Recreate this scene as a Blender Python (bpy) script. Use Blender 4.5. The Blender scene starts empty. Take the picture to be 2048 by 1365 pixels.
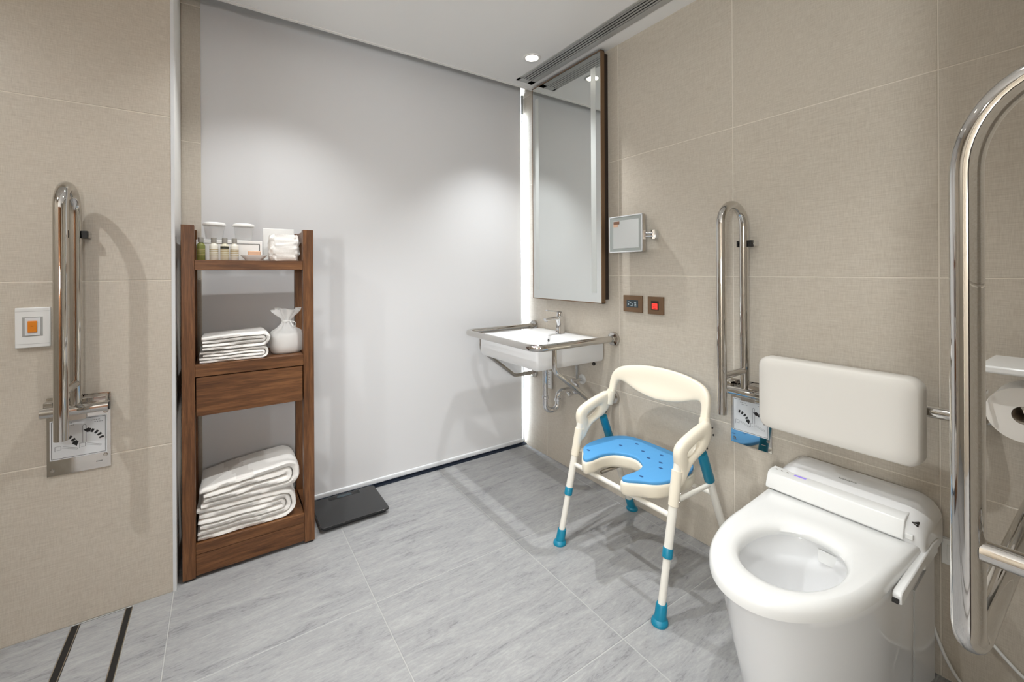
import bpy, bmesh, math, random
from mathutils import Vector, Matrix, noise
from mathutils.geometry import tessellate_polygon
PI = math.pi
S = bpy.context.scene
COL = S.collection
random.seed(7)

# ------------------------------------------------------------------ camera
F_PX, YAW, V0, EYE, ROLL = 858.65, 0.5977, 542.37, 1.1744, 0.0054
cam_d = bpy.data.cameras.new('camera')
cam_d.sensor_fit = 'HORIZONTAL'; cam_d.sensor_width = 36.0
cam_d.lens = F_PX / 2048 * 36.0
cam_d.shift_y = -(682.5 - V0) / 2048
cam_d.clip_start = 0.02
cam = bpy.data.objects.new('camera', cam_d); COL.objects.link(cam)
cam.location = (0, 0, EYE)
cam.rotation_euler = (Matrix.Rotation(-YAW, 3, 'Z') @ Matrix.Rotation(PI/2, 3, 'X') @ Matrix.Rotation(-ROLL, 3, 'Z')).to_euler()
S.camera = cam
# ------------------------------------------------------------------ daylight outside the window, exposure
W = bpy.data.worlds.new('daylight'); S.world = W; W.use_nodes = True
bg = W.node_tree.nodes['Background']
bg.inputs[0].default_value = (0.80, 0.90, 1.0, 1); bg.inputs[1].default_value = 60.0
S.view_settings.view_transform = 'Standard'; S.view_settings.look = 'None'
S.view_settings.exposure = -0.17; S.view_settings.gamma = 1.0
S.view_settings.use_curve_mapping = False
S.cycles.max_bounces = 8; S.cycles.diffuse_bounces = 4; S.cycles.glossy_bounces = 4; S.cycles.transmission_bounces = 6; S.cycles.transparent_max_bounces = 6
S.cycles.caustics_reflective = False; S.cycles.caustics_refractive = False; S.cycles.blur_glossy = 0.5
S.cycles.sample_clamp_indirect = 4.0; S.cycles.use_light_tree = False; S.cycles.adaptive_threshold = 0.025
# recessed downlights of the room: (x, y, watts, beam angle); last one added for fill
DOWNLIGHTS = [(1.42, 1.88, 76, 98), (0.22, 1.88, 38, 108), (0.85, 0.45, 48, 98), (0.50, 1.34, 92, 100), (-1.00, 0.98, 52, 165), (-0.35, -0.75, 60, 100)]
SPOT_BLEND, SPOT_R = 1.0, 0.015
LIGHT_COL = (0.965, 0.99, 1.0)
FILL_GLOW = 150.0  # emission strength of the unseen fill globes

# ------------------------------------------------------------------ materials
def lin(r, g, b):
    return tuple(((c/255)/12.92 if c/255 <= 0.04045 else ((c/255+0.055)/1.055)**2.4) for c in (r, g, b)) + (1,)
M = {}
def mat(name, rgb, rough=0.5, metal=0.0, spec=0.5, trans=0.0, ior=1.5, coat=0.0, emit=None, es=0.0, sheen=0.0, sub=0.0, alpha=1.0):
    m = bpy.data.materials.new(name); m.use_nodes = True
    b = m.node_tree.nodes['Principled BSDF']
    b.inputs['Base Color'].default_value = lin(*rgb)
    b.inputs['Roughness'].default_value = rough
    b.inputs['Metallic'].default_value = metal
    b.inputs['Specular IOR Level'].default_value = spec
    b.inputs['IOR'].default_value = ior
    b.inputs['Transmission Weight'].default_value = trans
    b.inputs['Coat Weight'].default_value = coat
    b.inputs['Sheen Weight'].default_value = sheen
    b.inputs['Alpha'].default_value = alpha
    if emit:
        b.inputs['Emission Color'].default_value = lin(*emit); b.inputs['Emission Strength'].default_value = es
    M[name] = m
    return m
def nodes(m): return m.node_tree.nodes, m.node_tree.links, m.node_tree.nodes['Principled BSDF']
def mapping(m, scale, rnd=0.0, rot=(0, 0, 0)):
    N, L, b = nodes(m)
    tc = N.new('ShaderNodeTexCoord'); mp = N.new('ShaderNodeMapping')
    mp.inputs['Scale'].default_value = scale; mp.inputs['Rotation'].default_value = rot
    if rnd:
        oi = N.new('ShaderNodeObjectInfo'); ml = N.new('ShaderNodeMath'); ml.operation = 'MULTIPLY'
        ml.inputs[1].default_value = rnd; L.new(oi.outputs['Random'], ml.inputs[0])
        L.new(ml.outputs[0], mp.inputs['Location'])
    L.new(tc.outputs['Object'], mp.inputs['Vector'])
    return mp
def noise_n(m, mp, scale=1, detail=4, rough=0.6, dist=0.0):
    N, L, b = nodes(m)
    n = N.new('ShaderNodeTexNoise'); n.inputs['Scale'].default_value = scale; n.inputs['Detail'].default_value = detail
    n.inputs['Roughness'].default_value = rough; n.inputs['Distortion'].default_value = dist
    L.new(mp.outputs[0], n.inputs['Vector']); return n.outputs['Fac']
def ramp(m, fac, stops):
    N, L, b = nodes(m)
    r = N.new('ShaderNodeValToRGB'); e = r.color_ramp.elements
    while len(e) < len(stops): e.new(0.5)
    for el, (p, c) in zip(e, stops): el.position = p; el.color = lin(*c)
    L.new(fac, r.inputs[0]); return r.outputs[0]
def mixc(m, a, b_, fac, mode='MIX'):
    N, L, b = nodes(m)
    x = N.new('ShaderNodeMix'); x.data_type = 'RGBA'; x.blend_type = mode
    if isinstance(fac, float): x.inputs[0].default_value = fac
    else: L.new(fac, x.inputs[0])
    L.new(a, x.inputs[6]); L.new(b_, x.inputs[7]); return x.outputs[2]
def madd(m, a, b_, op='ADD'):
    N, L, b = nodes(m)
    x = N.new('ShaderNodeMath'); x.operation = op
    L.new(a, x.inputs[0])
    if isinstance(b_, float): x.inputs[1].default_value = b_
    else: L.new(b_, x.inputs[1])
    return x.outputs[0]
def bump(m, h, strength=0.2, dist=0.002):
    N, L, b = nodes(m)
    x = N.new('ShaderNodeBump'); x.inputs['Strength'].default_value = strength; x.inputs['Distance'].default_value = dist
    L.new(h, x.inputs['Height']); L.new(x.outputs[0], b.inputs['Normal'])
def setcol(m, c): N, L, b = nodes(m); L.new(c, b.inputs['Base Color'])

# woven-look beige wall tile; one version per wall direction so that the threads lie in the wall
def weave_tile(name, horiz_axis):
    m = mat(name, (197, 189, 177), 0.36, spec=0.35)
    a = noise_n(m, mapping(m, (28, 560, 28), 9), 1, 2, 0.6); b_ = noise_n(m, mapping(m, (560, 40, 40), 9), 1, 1, 0.5)
    s = madd(m, madd(m, a, 0.62, 'MULTIPLY'), madd(m, b_, 0.38, 'MULTIPLY'))
    setcol(m, ramp(m, s, [(0.32, (187, 177, 163)), (0.50, (199, 190, 176)), (0.68, (209, 201, 188))]))
    return m
weave_tile('tile_beige', 0)
m = mat('grout_light', (226, 218, 205), 0.8)
m = mat('floor_tile', (140, 140, 141), 0.38, spec=0.4)
a = noise_n(m, mapping(m, (4.5, 22, 1), 37, (0, 0, 0.10)), 1, 8, 0.78, 0.9)
b_ = noise_n(m, mapping(m, (45, 170, 1), 37, (0, 0, 0.06)), 1, 3, 0.7, 0.3)
s = madd(m, madd(m, a, 0.70, 'MULTIPLY'), madd(m, b_, 0.30, 'MULTIPLY'))
setcol(m, ramp(m, s, [(0.36, (118, 118, 120)), (0.45, (146, 146, 147)), (0.53, (154, 154, 154)), (0.66, (170, 170, 169))]))
mat('floor_grout', (172, 172, 170), 0.8)
mat('ceiling_white', (243, 242, 240), 0.9, spec=0.2)
m = mat('blind_fabric', (226, 226, 227), 0.75, spec=0.25)
N_, L_, b_ = nodes(m)
tl = N_.new('ShaderNodeBsdfTranslucent'); tl.inputs[0].default_value = lin(226, 226, 227)
mx = N_.new('ShaderNodeMixShader'); mx.inputs[0].default_value = 0.005
L_.new(b_.outputs[0], mx.inputs[1]); L_.new(tl.outputs[0], mx.inputs[2]); L_.new(mx.outputs[0], N_['Material Output'].inputs[0])
mat('paint_white', (236, 234, 230), 0.55)
mat('alu_white', (222, 224, 226), 0.4)
mat('alu_grey', (178, 178, 176), 0.45, 0.3)
mat('track_dark', (38, 46, 60), 0.35, 0.4)
mat('steel', (204, 201, 197), 0.05, 1.0)
mat('steel_brushed', (192, 186, 178), 0.22, 1.0)
mat('chrome', (225, 225, 226), 0.05, 1.0)
mat('mirror_glass', (230, 233, 231), 0.008, 1.0)
mat('border_grey', (158, 163, 160), 0.35)
mat('frosted', (205, 208, 205), 0.35, 0.25)
mat('bronze', (122, 96, 72), 0.38, 0.35)
mat('bronze_dark', (40, 27, 20), 0.5)
mat('black', (14, 14, 15), 0.45)
mat('black_gloss', (22, 23, 25), 0.12, coat=0.3)
mat('rubber_dark', (40, 38, 36), 0.7)
mat('ceramic', (240, 240, 240), 0.08, spec=0.55, coat=0.3)
mat('plastic_white', (236, 236, 234), 0.22)
mat('plastic_grey', (168, 168, 165), 0.35)
mat('cream', (240, 231, 212), 0.33)
mat('cream_tube', (236, 232, 222), 0.28)
m = mat('blue_pad', (84, 154, 208), 0.6, spec=0.3)
bump(m, noise_n(m, mapping(m, (700, 700, 700)), 1, 2), 0.08, 0.0004)
mat('blue_hole', (24, 76, 128), 0.6)
mat('teal', (0, 122, 152), 0.42)
mat('cushion', (222, 218, 211), 0.5, spec=0.3)
m = mat('wood', (118, 74, 44), 0.45)
def wood(name, sc):
    m = mat(name, (118, 74, 44), 0.42, spec=0.4)
    a = noise_n(m, mapping(m, sc, 23), 1, 5, 0.62, 0.6)
    b_ = noise_n(m, mapping(m, tuple(x*3.1 for x in sc), 11), 1, 3, 0.6)
    s = madd(m, madd(m, a, 0.7, 'MULTIPLY'), madd(m, b_, 0.3, 'MULTIPLY'))
    setcol(m, ramp(m, s, [(0.30, (66, 40, 22)), (0.48, (100, 65, 38)), (0.66, (130, 89, 55))]))
    bump(m, s, 0.10, 0.0006)
wood('wood_h', (5, 70, 70)); wood('wood_v', (70, 70, 5)); wood('wood_d', (70, 5, 70))
m = mat('towel', (242, 239, 234), 0.95, spec=0.1, sheen=0.3)
bump(m, noise_n(m, mapping(m, (420, 420, 420)), 1, 3), 0.55, 0.002)
m = mat('towel_band', (226, 222, 217), 0.8, spec=0.1)
mat('sheer', (244, 243, 241), 0.7, spec=0.2, alpha=0.55)
mat('cotton', (236, 233, 229), 0.9)
mat('paper', (244, 243, 240), 0.8)
mat('card_white', (238, 237, 234), 0.6)
mat('clear', (250, 250, 250), 0.08, alpha=0.22)
mat('lotion_green', (150, 156, 88), 0.2, trans=0.35, ior=1.4)
mat('lotion_white', (226, 222, 210), 0.3)
mat('lotion_cream', (216, 210, 186), 0.25)
mat('label_tan', (176, 158, 112), 0.6)
mat('label_dark', (52, 52, 40), 0.6)
mat('cap_grey', (150, 147, 140), 0.4)
mat('soap', (206, 166, 138), 0.6)
mat('lamp_glow', (255, 250, 240), 0.4, emit=(255, 248, 236), es=22.0)
mat('fill_globe_glow', (255, 252, 246), 0.4, emit=(250, 254, 255), es=FILL_GLOW)
mat('orange', (222, 130, 24), 0.35)
mat('orange_dark', (150, 84, 14), 0.5)
mat('red_lit', (236, 70, 60), 0.4, emit=(255, 60, 50), es=0.55)
mat('red_dark', (190, 34, 30), 0.5)
mat('lcd', (52, 64, 70), 0.25)
mat('lcd_glyph', (176, 190, 196), 0.4)
mat('sticker', (222, 224, 226), 0.45)
mat('ink', (22, 22, 23), 0.6)
mat('ink_grey', (112, 114, 116), 0.6)
mat('violet_led', (150, 130, 220), 0.4, emit=(160, 140, 240), es=0.35)
mat('glass_pane', (235, 245, 242), 0.02, alpha=0.06)
mat('roll_paper', (240, 236, 230), 0.9)
mat('roll_core', (176, 164, 148), 0.9)
mat('tag_brown', (120, 86, 66), 0.6)

# ------------------------------------------------------------------ mesh helpers (all in world metres)
WL = {}
def tag(o, label=None, cat=None, group=None, kind=None):
    if label: o['label'] = label
    if cat: o['category'] = cat
    if group: o['group'] = group
    if kind: o['kind'] = kind
    return o
def thing(name, loc, label=None, cat=None, group=None, kind=None):
    o = bpy.data.objects.new(name, None); COL.objects.link(o)
    o.location = loc; o.empty_display_size = 0.05; WL[o] = Vector(loc)
    return tag(o, label, cat, group, kind)
def obj(name, bm, m, parent=None, smooth=True, angle=40, bevel=None, seg=2, sub=0, label=None):
    bmesh.ops.remove_doubles(bm, verts=bm.verts, dist=1e-6)
    bmesh.ops.recalc_face_normals(bm, faces=bm.faces)
    co = [v.co for v in bm.verts]
    lo = Vector((min(c.x for c in co), min(c.y for c in co), min(c.z for c in co)))
    hi = Vector((max(c.x for c in co), max(c.y for c in co), max(c.z for c in co)))
    org = Vector(((lo.x+hi.x)/2, (lo.y+hi.y)/2, lo.z))
    for v in bm.verts: v.co -= org
    me = bpy.data.meshes.new(name); bm.to_mesh(me); bm.free()
    if smooth:
        me.polygons.foreach_set('use_smooth', [True]*len(me.polygons))
        try: me.set_sharp_from_angle(angle=math.radians(angle))
        except Exception: pass
    me.materials.append(M[m])
    o = bpy.data.objects.new(name, me); COL.objects.link(o)
    WL[o] = org
    if parent is not None:
        o.parent = parent; o.location = org - WL[parent]
    else: o.location = org
    if bevel:
        b = o.modifiers.new('bevel', 'BEVEL'); b.width = bevel; b.segments = seg; b.limit_method = 'ANGLE'; b.angle_limit = math.radians(40)
        b.harden_normals = False
    if sub:
        s_ = o.modifiers.new('sub', 'SUBSURF'); s_.levels = sub; s_.render_levels = sub
    if label: o['label'] = label
    return o
def box(bm, x0, x1, y0, y1, z0, z1):
    v = [bm.verts.new(p) for p in ((x0,y0,z0),(x1,y0,z0),(x1,y1,z0),(x0,y1,z0),(x0,y0,z1),(x1,y0,z1),(x1,y1,z1),(x0,y1,z1))]
    for f in ((3,2,1,0),(4,5,6,7),(0,1,5,4),(1,2,6,5),(2,3,7,6),(3,0,4,7)): bm.faces.new([v[i] for i in f])
    return bm
def NB(): return bmesh.new()
def bobj(name, b, m, parent=None, bevel=None, seg=2, **k):
    return obj(name, box(NB(), *b), m, parent, smooth=bool(bevel), bevel=bevel, seg=seg, **k)
def fillet(pts, rad, n=8):
    pts = [Vector(p) for p in pts]
    if isinstance(rad, (int, float)): rad = [rad]*len(pts)
    out = [pts[0]]
    for i in range(1, len(pts)-1):
        a, p, c = pts[i-1], pts[i], pts[i+1]
        d1 = (a-p).normalized(); d2 = (c-p).normalized(); r = rad[i]
        ang = d1.angle(d2)
        if r <= 0 or ang > PI-0.01: out.append(p); continue
        t = min(r/math.tan(ang/2), (a-p).length*0.49 if i > 1 else (a-p).length*0.98, (c-p).length*0.49 if i < len(pts)-2 else (c-p).length*0.98)
        r = t*math.tan(ang/2)
        bis = (d1+d2).normalized(); cen = p + bis*(r/math.sin(ang/2))
        s, e = p+d1*t, p+d2*t
        vs, ve = s-cen, e-cen; om = vs.angle(ve)
        for k in range(n+1):
            f = k/n
            out.append(cen + (vs*math.sin((1-f)*om)+ve*math.sin(f*om))/math.sin(om))
    out.append(pts[-1]); return out
def tube(bm, pts, r, segs=20, cap=True, closed=False):
    pts = [Vector(p) for p in pts]
    if isinstance(r, (int, float)): r = [r]*len(pts)
    n = len(pts); T = []
    for i in range(n):
        if closed: t = pts[(i+1) % n]-pts[i-1]
        elif i == 0: t = pts[1]-pts[0]
        elif i == n-1: t = pts[-1]-pts[-2]
        else: t = (pts[i+1]-pts[i]).normalized()+(pts[i]-pts[i-1]).normalized()
        T.append(t.normalized())
    up = Vector((0,0,1)) if abs(T[0].z) < 0.9 else Vector((1,0,0))
    u = (up - T[0]*up.dot(T[0])).normalized(); rings = []
    for i in range(n):
        if i:
            ax = T[i-1].cross(T[i])
            if ax.length > 1e-7: u = Matrix.Rotation(T[i-1].angle(T[i]), 3, ax.normalized()) @ u
            u = (u - T[i]*u.dot(T[i])).normalized()
        w = T[i].cross(u)
        rings.append([bm.verts.new(pts[i]+(u*math.cos(2*PI*k/segs)+w*math.sin(2*PI*k/segs))*r[i]) for k in range(segs)])
    for i in range(n-1 if not closed else n):
        a, b = rings[i], rings[(i+1) % n]
        for k in range(segs): bm.faces.new((a[k], a[(k+1) % segs], b[(k+1) % segs], b[k]))
    if cap and not closed:
        bm.faces.new(rings[0][::-1]); bm.faces.new(rings[-1])
    return bm
def cyl(bm, a, b, r, segs=24): return tube(bm, [a, b], r, segs)
def loft(bm, rings, cap0=True, cap1=True, loop=False):
    R = [[bm.verts.new(p) for p in ring] for ring in rings]; n = len(R[0])
    for i in range(len(R)-(0 if loop else 1)):
        a, b = R[i], R[(i+1) % len(R)]
        for k in range(n): bm.faces.new((a[k], a[(k+1) % n], b[(k+1) % n], b[k]))
    if not loop:
        if cap0: bm.faces.new(R[0][::-1])
        if cap1: bm.faces.new(R[-1])
    return bm
def lathe(bm, c, prof, axis='z', segs=32, cap0=True, cap1=True):
    rings = []
    for r, h in prof:
        ring = []
        for k in range(segs):
            a = 2*PI*k/segs; p, q = r*math.cos(a), r*math.sin(a)
            if axis == 'z': ring.append((c[0]+p, c[1]+q, c[2]+h))
            elif axis == 'x': ring.append((c[0]+h, c[1]+p, c[2]+q))
            else: ring.append((c[0]+p, c[1]+h, c[2]+q))
        rings.append(ring)
    return loft(bm, rings, cap0, cap1)
def prism(bm, poly, f):
    """poly: 2D outline; f(p, s) -> 3D for s in (0,1)"""
    a = [bm.verts.new(f(p, 0)) for p in poly]; b = [bm.verts.new(f(p, 1)) for p in poly]; n = len(poly)
    for k in range(n): bm.faces.new((a[k], a[(k+1) % n], b[(k+1) % n], b[k]))
    bm.faces.new(a[::-1]); bm.faces.new(b); return bm
def rrect(w, h, r, n=6, cx=0, cy=0):
    out = []
    for sx, sy, a0 in ((1,1,0),(-1,1,PI/2),(-1,-1,PI),(1,-1,1.5*PI)):
        for k in range(n+1):
            a = a0+PI/2*k/n
            out.append((cx+sx*(w/2-r)+r*math.cos(a), cy+sy*(h/2-r)+r*math.sin(a)))
    return out
def catmull(P, n=8, closed=False):
    out = []; m_ = len(P)
    rng = range(m_) if closed else range(m_-1)
    for i in rng:
        p0 = P[i-1] if (closed or i > 0) else P[i]; p1 = P[i]; p2 = P[(i+1) % m_]
        p3 = P[(i+2) % m_] if (closed or i+2 < m_) else p2
        for k in range(n):
            t = k/n
            out.append(tuple(0.5*((2*b)+(-a+c)*t+(2*a-5*b+4*c-d)*t*t+(-a+3*b-3*c+d)*t**3) for a, b, c, d in zip(p0, p1, p2, p3)))
    if not closed: out.append(tuple(P[-1]))
    return out

# ------------------------------------------------------------------ the room
XR, YL, YP, ZC = 1.7128, 2.012, 2.343, 2.345      # right wall, left wall, pier beside the window, ceiling
XE = -0.143                                       # free end of the left wall
XW, YBK = -1.45, -1.60                            # unseen sides
YN, XN = 0.05, 0.60                               # short near wall that carries the rail by the toilet
YWIN = 2.45
ZJ = [0.0, 0.548, 1.148, 1.748, 2.348]
_tilecache = {}
def tile_mesh(w, h, t, name, m):
    key = (round(w, 4), round(h, 4), round(t, 4), name, m)
    if key in _tilecache: return _tilecache[key]
    c = 0.0012; v = []; f = []
    for (dw, dz) in ((0, -t), (0, -c), (c, 0)):
        v += [(-w/2+dw, -h/2+dw, dz), (w/2-dw, -h/2+dw, dz), (w/2-dw, h/2-dw, dz), (-w/2+dw, h/2-dw, dz)]
    for r in (0, 4):
        for k in range(4): f.append((r+k, r+(k+1) % 4, r+4+(k+1) % 4, r+4+k))
    f.append((8, 9, 10, 11)); f.append((3, 2, 1, 0))
    me = bpy.data.meshes.new(name); me.from_pydata(v, [], f); _tilecache[key] = me
    return me
def add_tile(parent, name, m, cen, ex, ey, w, h, t=0.008):
    """cen: centre of the face; ex, ey: face axes"""
    me = tile_mesh(w, h, t, name, m)
    if not me.materials: me.materials.append(M[m])
    o = bpy.data.objects.new(name, me); COL.objects.link(o)
    ex, ey = Vector(ex), Vector(ey); ez = ex.cross(ey)
    R = Matrix((ex, ey, ez)).transposed().to_4x4()
    R.translation = Vector(cen) - WL[parent]
    o.parent = parent; o.matrix_local = R
    return o
G = 0.0032
def tile_grid(parent, us, vs, place, ex, ey, name='tile', m='tile_beige'):
    for i in range(len(us)-1):
        for j in range(len(vs)-1):
            w, h = us[i+1]-us[i]-G, vs[j+1]-vs[j]-G
            if w < 0.01 or h < 0.01: continue
            add_tile(parent, name, m, place((us[i]+us[i+1])/2, (vs[j]+vs[j+1])/2), ex, ey, w, h)
def struct(name, b, m, label, cat='wall'):
    o = bobj(name, b, m); return tag(o, label, cat, kind='structure')
D = 0.0012
wl = struct('wall_left', (XW, XE+0.004, YL+D, YP+0.30, 0, ZC+0.30), 'grout_light', 'beige woven-look tiled wall that carries the fold-up rail and call button')
tile_grid(wl, [-1.343, -0.743, XE], ZJ[:4]+[ZC], lambda u, z: (u, YL, z), (1,0,0), (0,0,1))
# pale end face of the left wall
bobj('corner_trim', (XE-0.004, XE+0.006, YL-0.001, YL+0.006, 0, ZC), 'alu_white', wl)
bobj('end_panel', (XE, XE+0.006, YL+0.006, YP-0.001, 0, ZC), 'paint_white', wl)
pier = struct('wall_pier', (XE+0.001, -0.067, YP+D, YP+0.30, 0, 2.70), 'grout_light', 'narrow beige tiled pier between left wall and roller blind')
tile_grid(pier, [XE+0.0055, -0.0655], ZJ+[2.70], lambda u, z: (u, YP, z), (1,0,0), (0,0,1))
wr = struct('wall_right', (XR+D, XR+0.12, YN-0.15, YP+0.30, 0, 2.70), 'grout_light', 'beige woven-look tiled wall behind basin, chair and toilet')
tile_grid(wr, [-2.45, -2.13, -1.53, -0.93, -0.33, -YN], ZJ[:4]+[2.348, 2.69], lambda u, z: (XR, -u, z), (0,-1,0), (0,0,1))
wn = struct('wall_near', (XN, XR+0.12, YN-0.15, YN-D, 0, ZC+0.02), 'grout_light', 'short beige tiled wall beside the camera that carries the toilet rail')
tile_grid(wn, [-XR, -1.2, XN*-1.0], ZJ[:4]+[ZC], lambda u, z: (-u, YN, z), (-1,0,0), (0,0,1))
tag(bobj('added_jamb', (XN-0.02, XN+0.055, YN-0.155, YN+0.003, 0, ZC), 'bronze_dark'), 'dark brown jamb added unseen at the end of the near wall for the rail to reflect', 'trim', kind='structure')  # added out of view to give the near rail a dark reflected stripe
struct('wall_right_rear', (XR, XR+0.12, YBK, YN-0.15, 0, ZC+0.02), 'wood_v', 'brown wood-panelled wall behind the camera on the right')
struct('wall_far_left', (XW-0.12, XW, YBK, YL+0.4, 0, ZC+0.02), 'tile_beige', 'plain beige wall on the unseen left side')
struct('wall_blocker', (XW, -0.72, 0.42, 0.50, 0, ZC+0.02), 'tile_beige', 'plain beige blocker wall added unseen to shade the left wall from the fill globe')  # added out of view to keep the left globe off the left wall
struct('wall_back', (XW-0.12, XR+0.12, YBK-0.12, YBK, 0, ZC+0.02), 'wood_v', 'brown wood-panelled wall behind the camera')
# floor
fl = struct('floor', (XW-0.12, XR+0.12, YBK-0.12, YP+0.30, -0.14, -0.0012), 'floor_grout', 'grey streaked slate-look tiled floor', 'floor')
fx = [-0.145, 0.455, 1.058, 1.66, XR]
fy = [YBK, -1.465, -0.865, -0.265, 0.335, 0.935, 1.535, 2.135, 2.385]
tile_grid(fl, fx, fy, lambda x, y: (x, y, 0), (1,0,0), (0,1,0), m='floor_tile')
fyl = [YBK, -1.465, -0.865, -0.265, 0.335, 0.935, 1.535, YL+0.004]
tile_grid(fl, [-0.257, -0.145], fyl, lambda x, y: (x, y, 0), (1,0,0), (0,1,0), m='floor_tile')
tile_grid(fl, [XW, -1.012, -0.412], fyl, lambda x, y: (x, y, 0), (1,0,0), (0,1,0), m='floor_tile')
# ceiling with the blind pocket along the window
ce = struct('ceiling', (XW-0.12, XR+0.12, YBK-0.12, 2.222, ZC, ZC+0.10), 'ceiling_white', 'smooth white ceiling with a pocket along the window', 'ceiling')
bobj('pocket_trim', (XE, XR, 2.210, 2.226, ZC-0.004, ZC+0.10), 'paint_white', ce)
bobj('pocket_lid', (XE-0.1, XR+0.12, 2.20, YP+0.30, 2.60, 2.70), 'ceiling_white', ce)
bobj('pocket_face', (XE-0.1, XR+0.12, 2.205, 2.222, ZC+0.10, 2.60), 'ceiling_white', ce)
# window behind the blind
wi = thing('window_1', (0.82, YWIN+0.03, 0), 'tall window hidden behind the blind, its bright edge showing at the corner', 'window', kind='structure')
for b in ((-0.067, -0.02, YWIN, YWIN+0.06, 0, 2.6), (1.7085, XR, YWIN, YWIN+0.06, 0, 2.6), (-0.067, XR, YWIN, YWIN+0.06, 2.34, 2.6), (-0.067, XR, YWIN, YWIN+0.06, -0.01, 0.03)):
    bobj('window_frame', b, 'alu_white', wi)
bobj('pane', (-0.03, 1.709, YWIN+0.025, YWIN+0.033, 0.02, 2.36), 'glass_pane', wi)
bmt = NB(); box(bmt, -0.067, XR-0.001, 2.348, YWIN, -0.01, 0.008); box(bmt, -0.067, XR-0.001, 2.384, 2.394, 0.007, 0.034)  # second box: raised lip added to block light leaking under the blind
tk = obj('trim_1', bmt, 'track_dark', smooth=False); tag(tk, 'dark metal floor track along the foot of the blind', 'trim', kind='structure')
# roller blind
bl = thing('roller_blind', (0.82, 2.37, 0), 'wide pale grey roller blind pulled down to the floor', 'blind')
bobj('blind_fabric', (-0.075, 1.690, 2.3695, 2.3705, 0.036, 2.50), 'blind_fabric', bl)
obj('bottom_bar', prism(NB(), rrect(0.016, 0.026, 0.006, 4, 2.370, 0.027), lambda p, s: (-0.0665+1.7565*s, p[0], p[1])), 'alu_white', bl)
obj('roller', cyl(NB(), (-0.05, 2.385, 2.50), (1.69, 2.385, 2.50), 0.03), 'alu_grey', bl)
bobj('bracket', (1.6915, 1.700, 2.355, 2.40, 2.235, 2.36), 'alu_grey', bl)
bobj('side_guide', (1.7015, 1.7085, 2.376, 2.386, 0.012, 2.36), 'alu_white', bl)

# ------------------------------------------------------------------ downlights
def downlight(x, y, w, ang, lab):
    t = thing('downlight', (x, y, ZC), lab, 'downlight', 'recessed ceiling downlights')
    obj('trim_ring', lathe(NB(), (x, y, ZC), [(0.034, -0.001), (0.036, -0.005), (0.046, -0.004), (0.049, 0.0)], segs=36, cap0=False, cap1=False), 'paint_white', t)
    obj('lens', lathe(NB(), (x, y, ZC), [(0.001, -0.0022), (0.030, -0.0022), (0.034, -0.001)], segs=30, cap0=True, cap1=False), 'lamp_glow', t)
    d = bpy.data.lights.new('downlight_beam', 'SPOT'); d.energy = w; d.color = LIGHT_COL
    d.spot_size = math.radians(ang); d.spot_blend = SPOT_BLEND; d.shadow_soft_size = SPOT_R
    l = bpy.data.objects.new('downlight_beam', d); COL.objects.link(l); l.parent = t; l.location = (0, 0, -0.045)
    return t
dl_labels = ['small round white ceiling downlight above the basin', 'recessed ceiling downlight over the wooden shelf', 'recessed ceiling downlight over the toilet',
             'recessed ceiling downlight in the middle of the room', 'recessed ceiling downlight out on the left side', 'recessed ceiling downlight added unseen behind the camera for fill']
for (x, y, w, ang), lab in zip(DOWNLIGHTS, dl_labels): downlight(x, y, w, ang, lab)

# opal globes added out of view as fill for walls and ceiling
def fill_globe(base, n, r, lab):
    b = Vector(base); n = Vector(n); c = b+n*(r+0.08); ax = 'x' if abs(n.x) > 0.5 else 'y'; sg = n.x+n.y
    t = thing('fill_lamp', base, lab, 'lamp', 'added fill globes out of view')
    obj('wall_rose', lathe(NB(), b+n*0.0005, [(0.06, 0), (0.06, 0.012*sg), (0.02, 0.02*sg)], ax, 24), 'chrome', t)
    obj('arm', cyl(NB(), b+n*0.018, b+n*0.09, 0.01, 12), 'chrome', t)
    obj('globe', lathe(NB(), c, [(max(0.001, r*math.sin(PI*k/12)), -r*math.cos(PI*k/12)) for k in range(13)], segs=20), 'fill_globe_glow', t)
fill_globe((-0.20, YBK, 1.35), (0, 1, 0), 0.092, 'opal fill globe added unseen on the wall behind the camera')
fill_globe((XW, -0.45, 1.35), (1, 0, 0), 0.135, 'opal fill globe added unseen on the far left wall')

# ------------------------------------------------------------------ linear ceiling vent
vx0, vx1, vy0, vy1 = 1.503, 1.622, -0.60, 2.150
ve = thing('ceiling_vent', ((vx0+vx1)/2, 1.0, ZC), 'long grey linear air vent with fins along the right of the ceiling', 'vent')
zb = ZC-0.004
bobj('backing', (vx0+0.008, vx1-0.03, vy0+0.02, vy1-0.03, ZC-0.0015, ZC-0.0005), 'black', ve)
for b in ((vx0, vx0+0.012, vy0, vy1, zb, ZC), (vx1-0.036, vx1, vy0, vy1, zb, ZC), (vx0, vx1, vy1-0.042, vy1, zb, ZC), (vx0, vx1, vy0, vy0+0.03, zb, ZC)):
    bobj('frame', b, 'alu_grey', ve)
nf = 4
for i in range(nf):
    xc = vx0+0.012+(vx1-0.036-vx0-0.012)*(i+0.5)/nf
    obj('fin', prism(NB(), [(xc-0.0068, zb), (xc+0.0040, zb), (xc+0.0062, ZC-0.0016), (xc-0.0046, ZC-0.0016)], lambda p, s: (p[0], vy0+0.03+(vy1-0.042-vy0-0.03)*s, p[1])), 'alu_grey', ve, smooth=False)

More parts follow.
